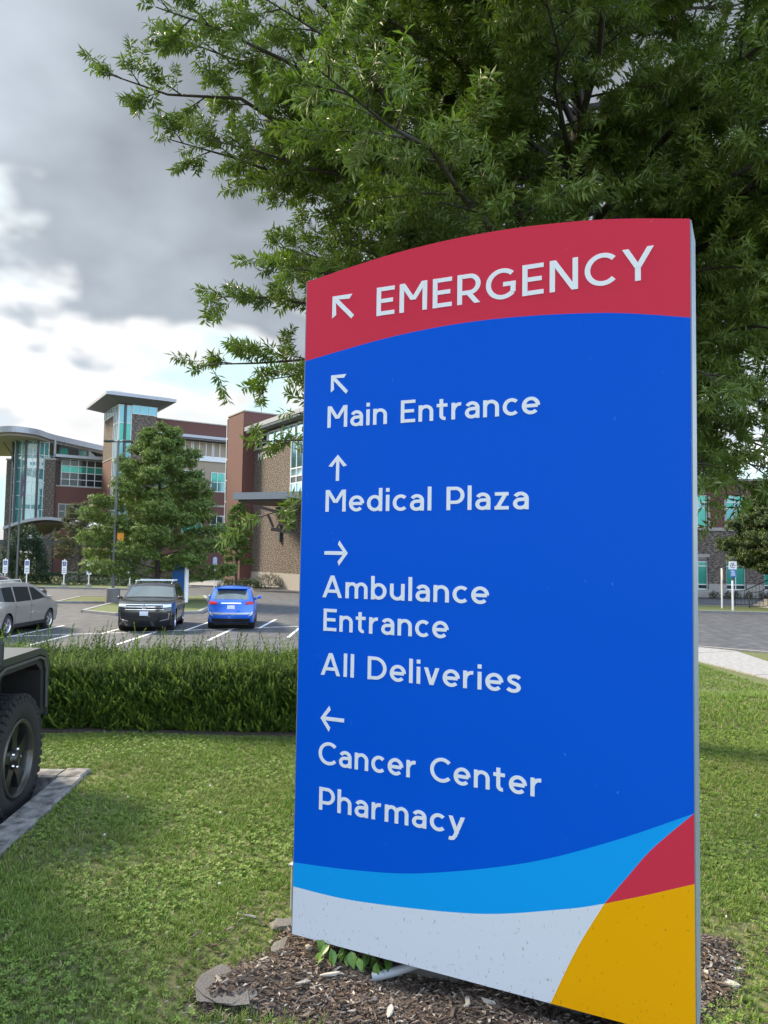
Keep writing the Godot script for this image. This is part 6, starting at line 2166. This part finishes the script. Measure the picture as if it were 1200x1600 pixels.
func make_far_plants() -> void:
	far_tree("pin_oak", "broad tiered oak standing in the car park island left of the sign", Vector3(-13.35, LOT + 0.1, -45.6), 10.7, 5.5, 1.4, Color(0.098, 0.152, 0.034), Color(0.175, 0.24, 0.062), 11, 1.6, 0.85, 0.06)
	far_tree("young_tree", "slender young tree in front of the brick pylon", Vector3(-12.2, LOT + 0.12, -64), 7.2, 1.5, 2.0, Color(0.085, 0.15, 0.03), Color(0.15, 0.22, 0.05), 12, 0.9, 0.6)
	far_tree("bronze_tree", "brownish thin-crowned tree behind the car park oak", Vector3(-27.6, LOT + 0.1, -70), 7.5, 3.3, 1.9, Color(0.07, 0.075, 0.03), Color(0.12, 0.12, 0.05), 13, 0.8, 0.7)
	far_tree("verge_tree", "olive-green tree at the right edge across the road", Vector3(25.1, LOT + 0.1, -47.5), 7.6, 4.6, 2.3, Color(0.045, 0.075, 0.02), Color(0.10, 0.13, 0.04), 14, 1.9, 0.5, 0.12)
	var dark := Color(0.012, 0.032, 0.016)
	shrub("evergreen", "large dark green juniper with upswept sprays behind the parking signs", Vector3(-31.2, LOT + 0.1, -67), Vector3(4.3, 5.0, 4.0), dark, Color(0.03, 0.06, 0.026), 21, 1500, "", false, 0.9, 1.1)
	for p in [[-26.6, -66.2, 6.4, "long clipped hedge right of the dark juniper"], [-21.6, -65.6, 2.6, "short clipped hedge under the car park tree"], [-18.2, -68, 2.2, "clipped hedge behind the black vehicle"]]:
		shrub("clipped_hedge", p[3], Vector3(p[0], LOT + 0.1, p[1]), Vector3(p[2], 0.95, 1.0), Color(0.02, 0.045, 0.016), Color(0.04, 0.075, 0.025), 22 + int(p[2]), int(220 * p[2]), "clipped hedges along the hospital front", true, 0.3, 0.5)
	for p in [[-13.0, -66.2, 2.4, "low green shrub left of the young tree"], [-11.3, -65.4, 2.2, "low green shrub right of the young tree"]]:
		shrub("low_shrub", p[3], Vector3(p[0], LOT + 0.1, p[1]), Vector3(p[2], 0.8, 1.2), Color(0.03, 0.06, 0.02), Color(0.06, 0.10, 0.03), 31, 380, "low shrubs at the brick pylon", false, 0.2, 0.5)
	shrub("grey_shrub", "feathery grey-purple shrub against the stone wall base", Vector3(-10.0, LOT + 0.12, -66.9), Vector3(3.0, 1.25, 1.4), Color(0.11, 0.105, 0.10), Color(0.19, 0.18, 0.175), 33, 700, "", false, 0.9, 0.4)
	var wheres := ["leftmost, beside the sign's edge", "second from the sign's edge", "third from the sign's edge", "behind the arrow sign's foot", "fifth, right of the arrow sign", "sixth, by the railing", "seventh, behind the railing", "eighth, at the right edge"]
	for k in 8:
		shrub("round_shrub", "small round dark shrub along the clinic wall, " + wheres[k], Vector3(27.0 + 0.95 * k + 0.2 * sin(k * 2.0), LOT, -62.8), Vector3(0.85, 0.62, 0.8), Color(0.012, 0.03, 0.014), Color(0.03, 0.055, 0.02), 40 + k, 110, "round shrubs along the clinic wall", false, 0.2, 0.4)
	var s := st_()
	slab(s, [[10, -63.9], [60, -63.9], [60, -61.9], [10, -61.9]], LOT - 0.05, LOT + 0.02)
	struct("planting_bed", s, M.mulch)

func _ready() -> void:
	make_view()
	make_materials()
	make_ground()
	make_sign()
	make_bed()
	make_buildings()
	make_big_tree()
	make_hedge()
	make_far_plants()
	make_cars()
	make_off_roader()
	make_furniture()
	make_grass()
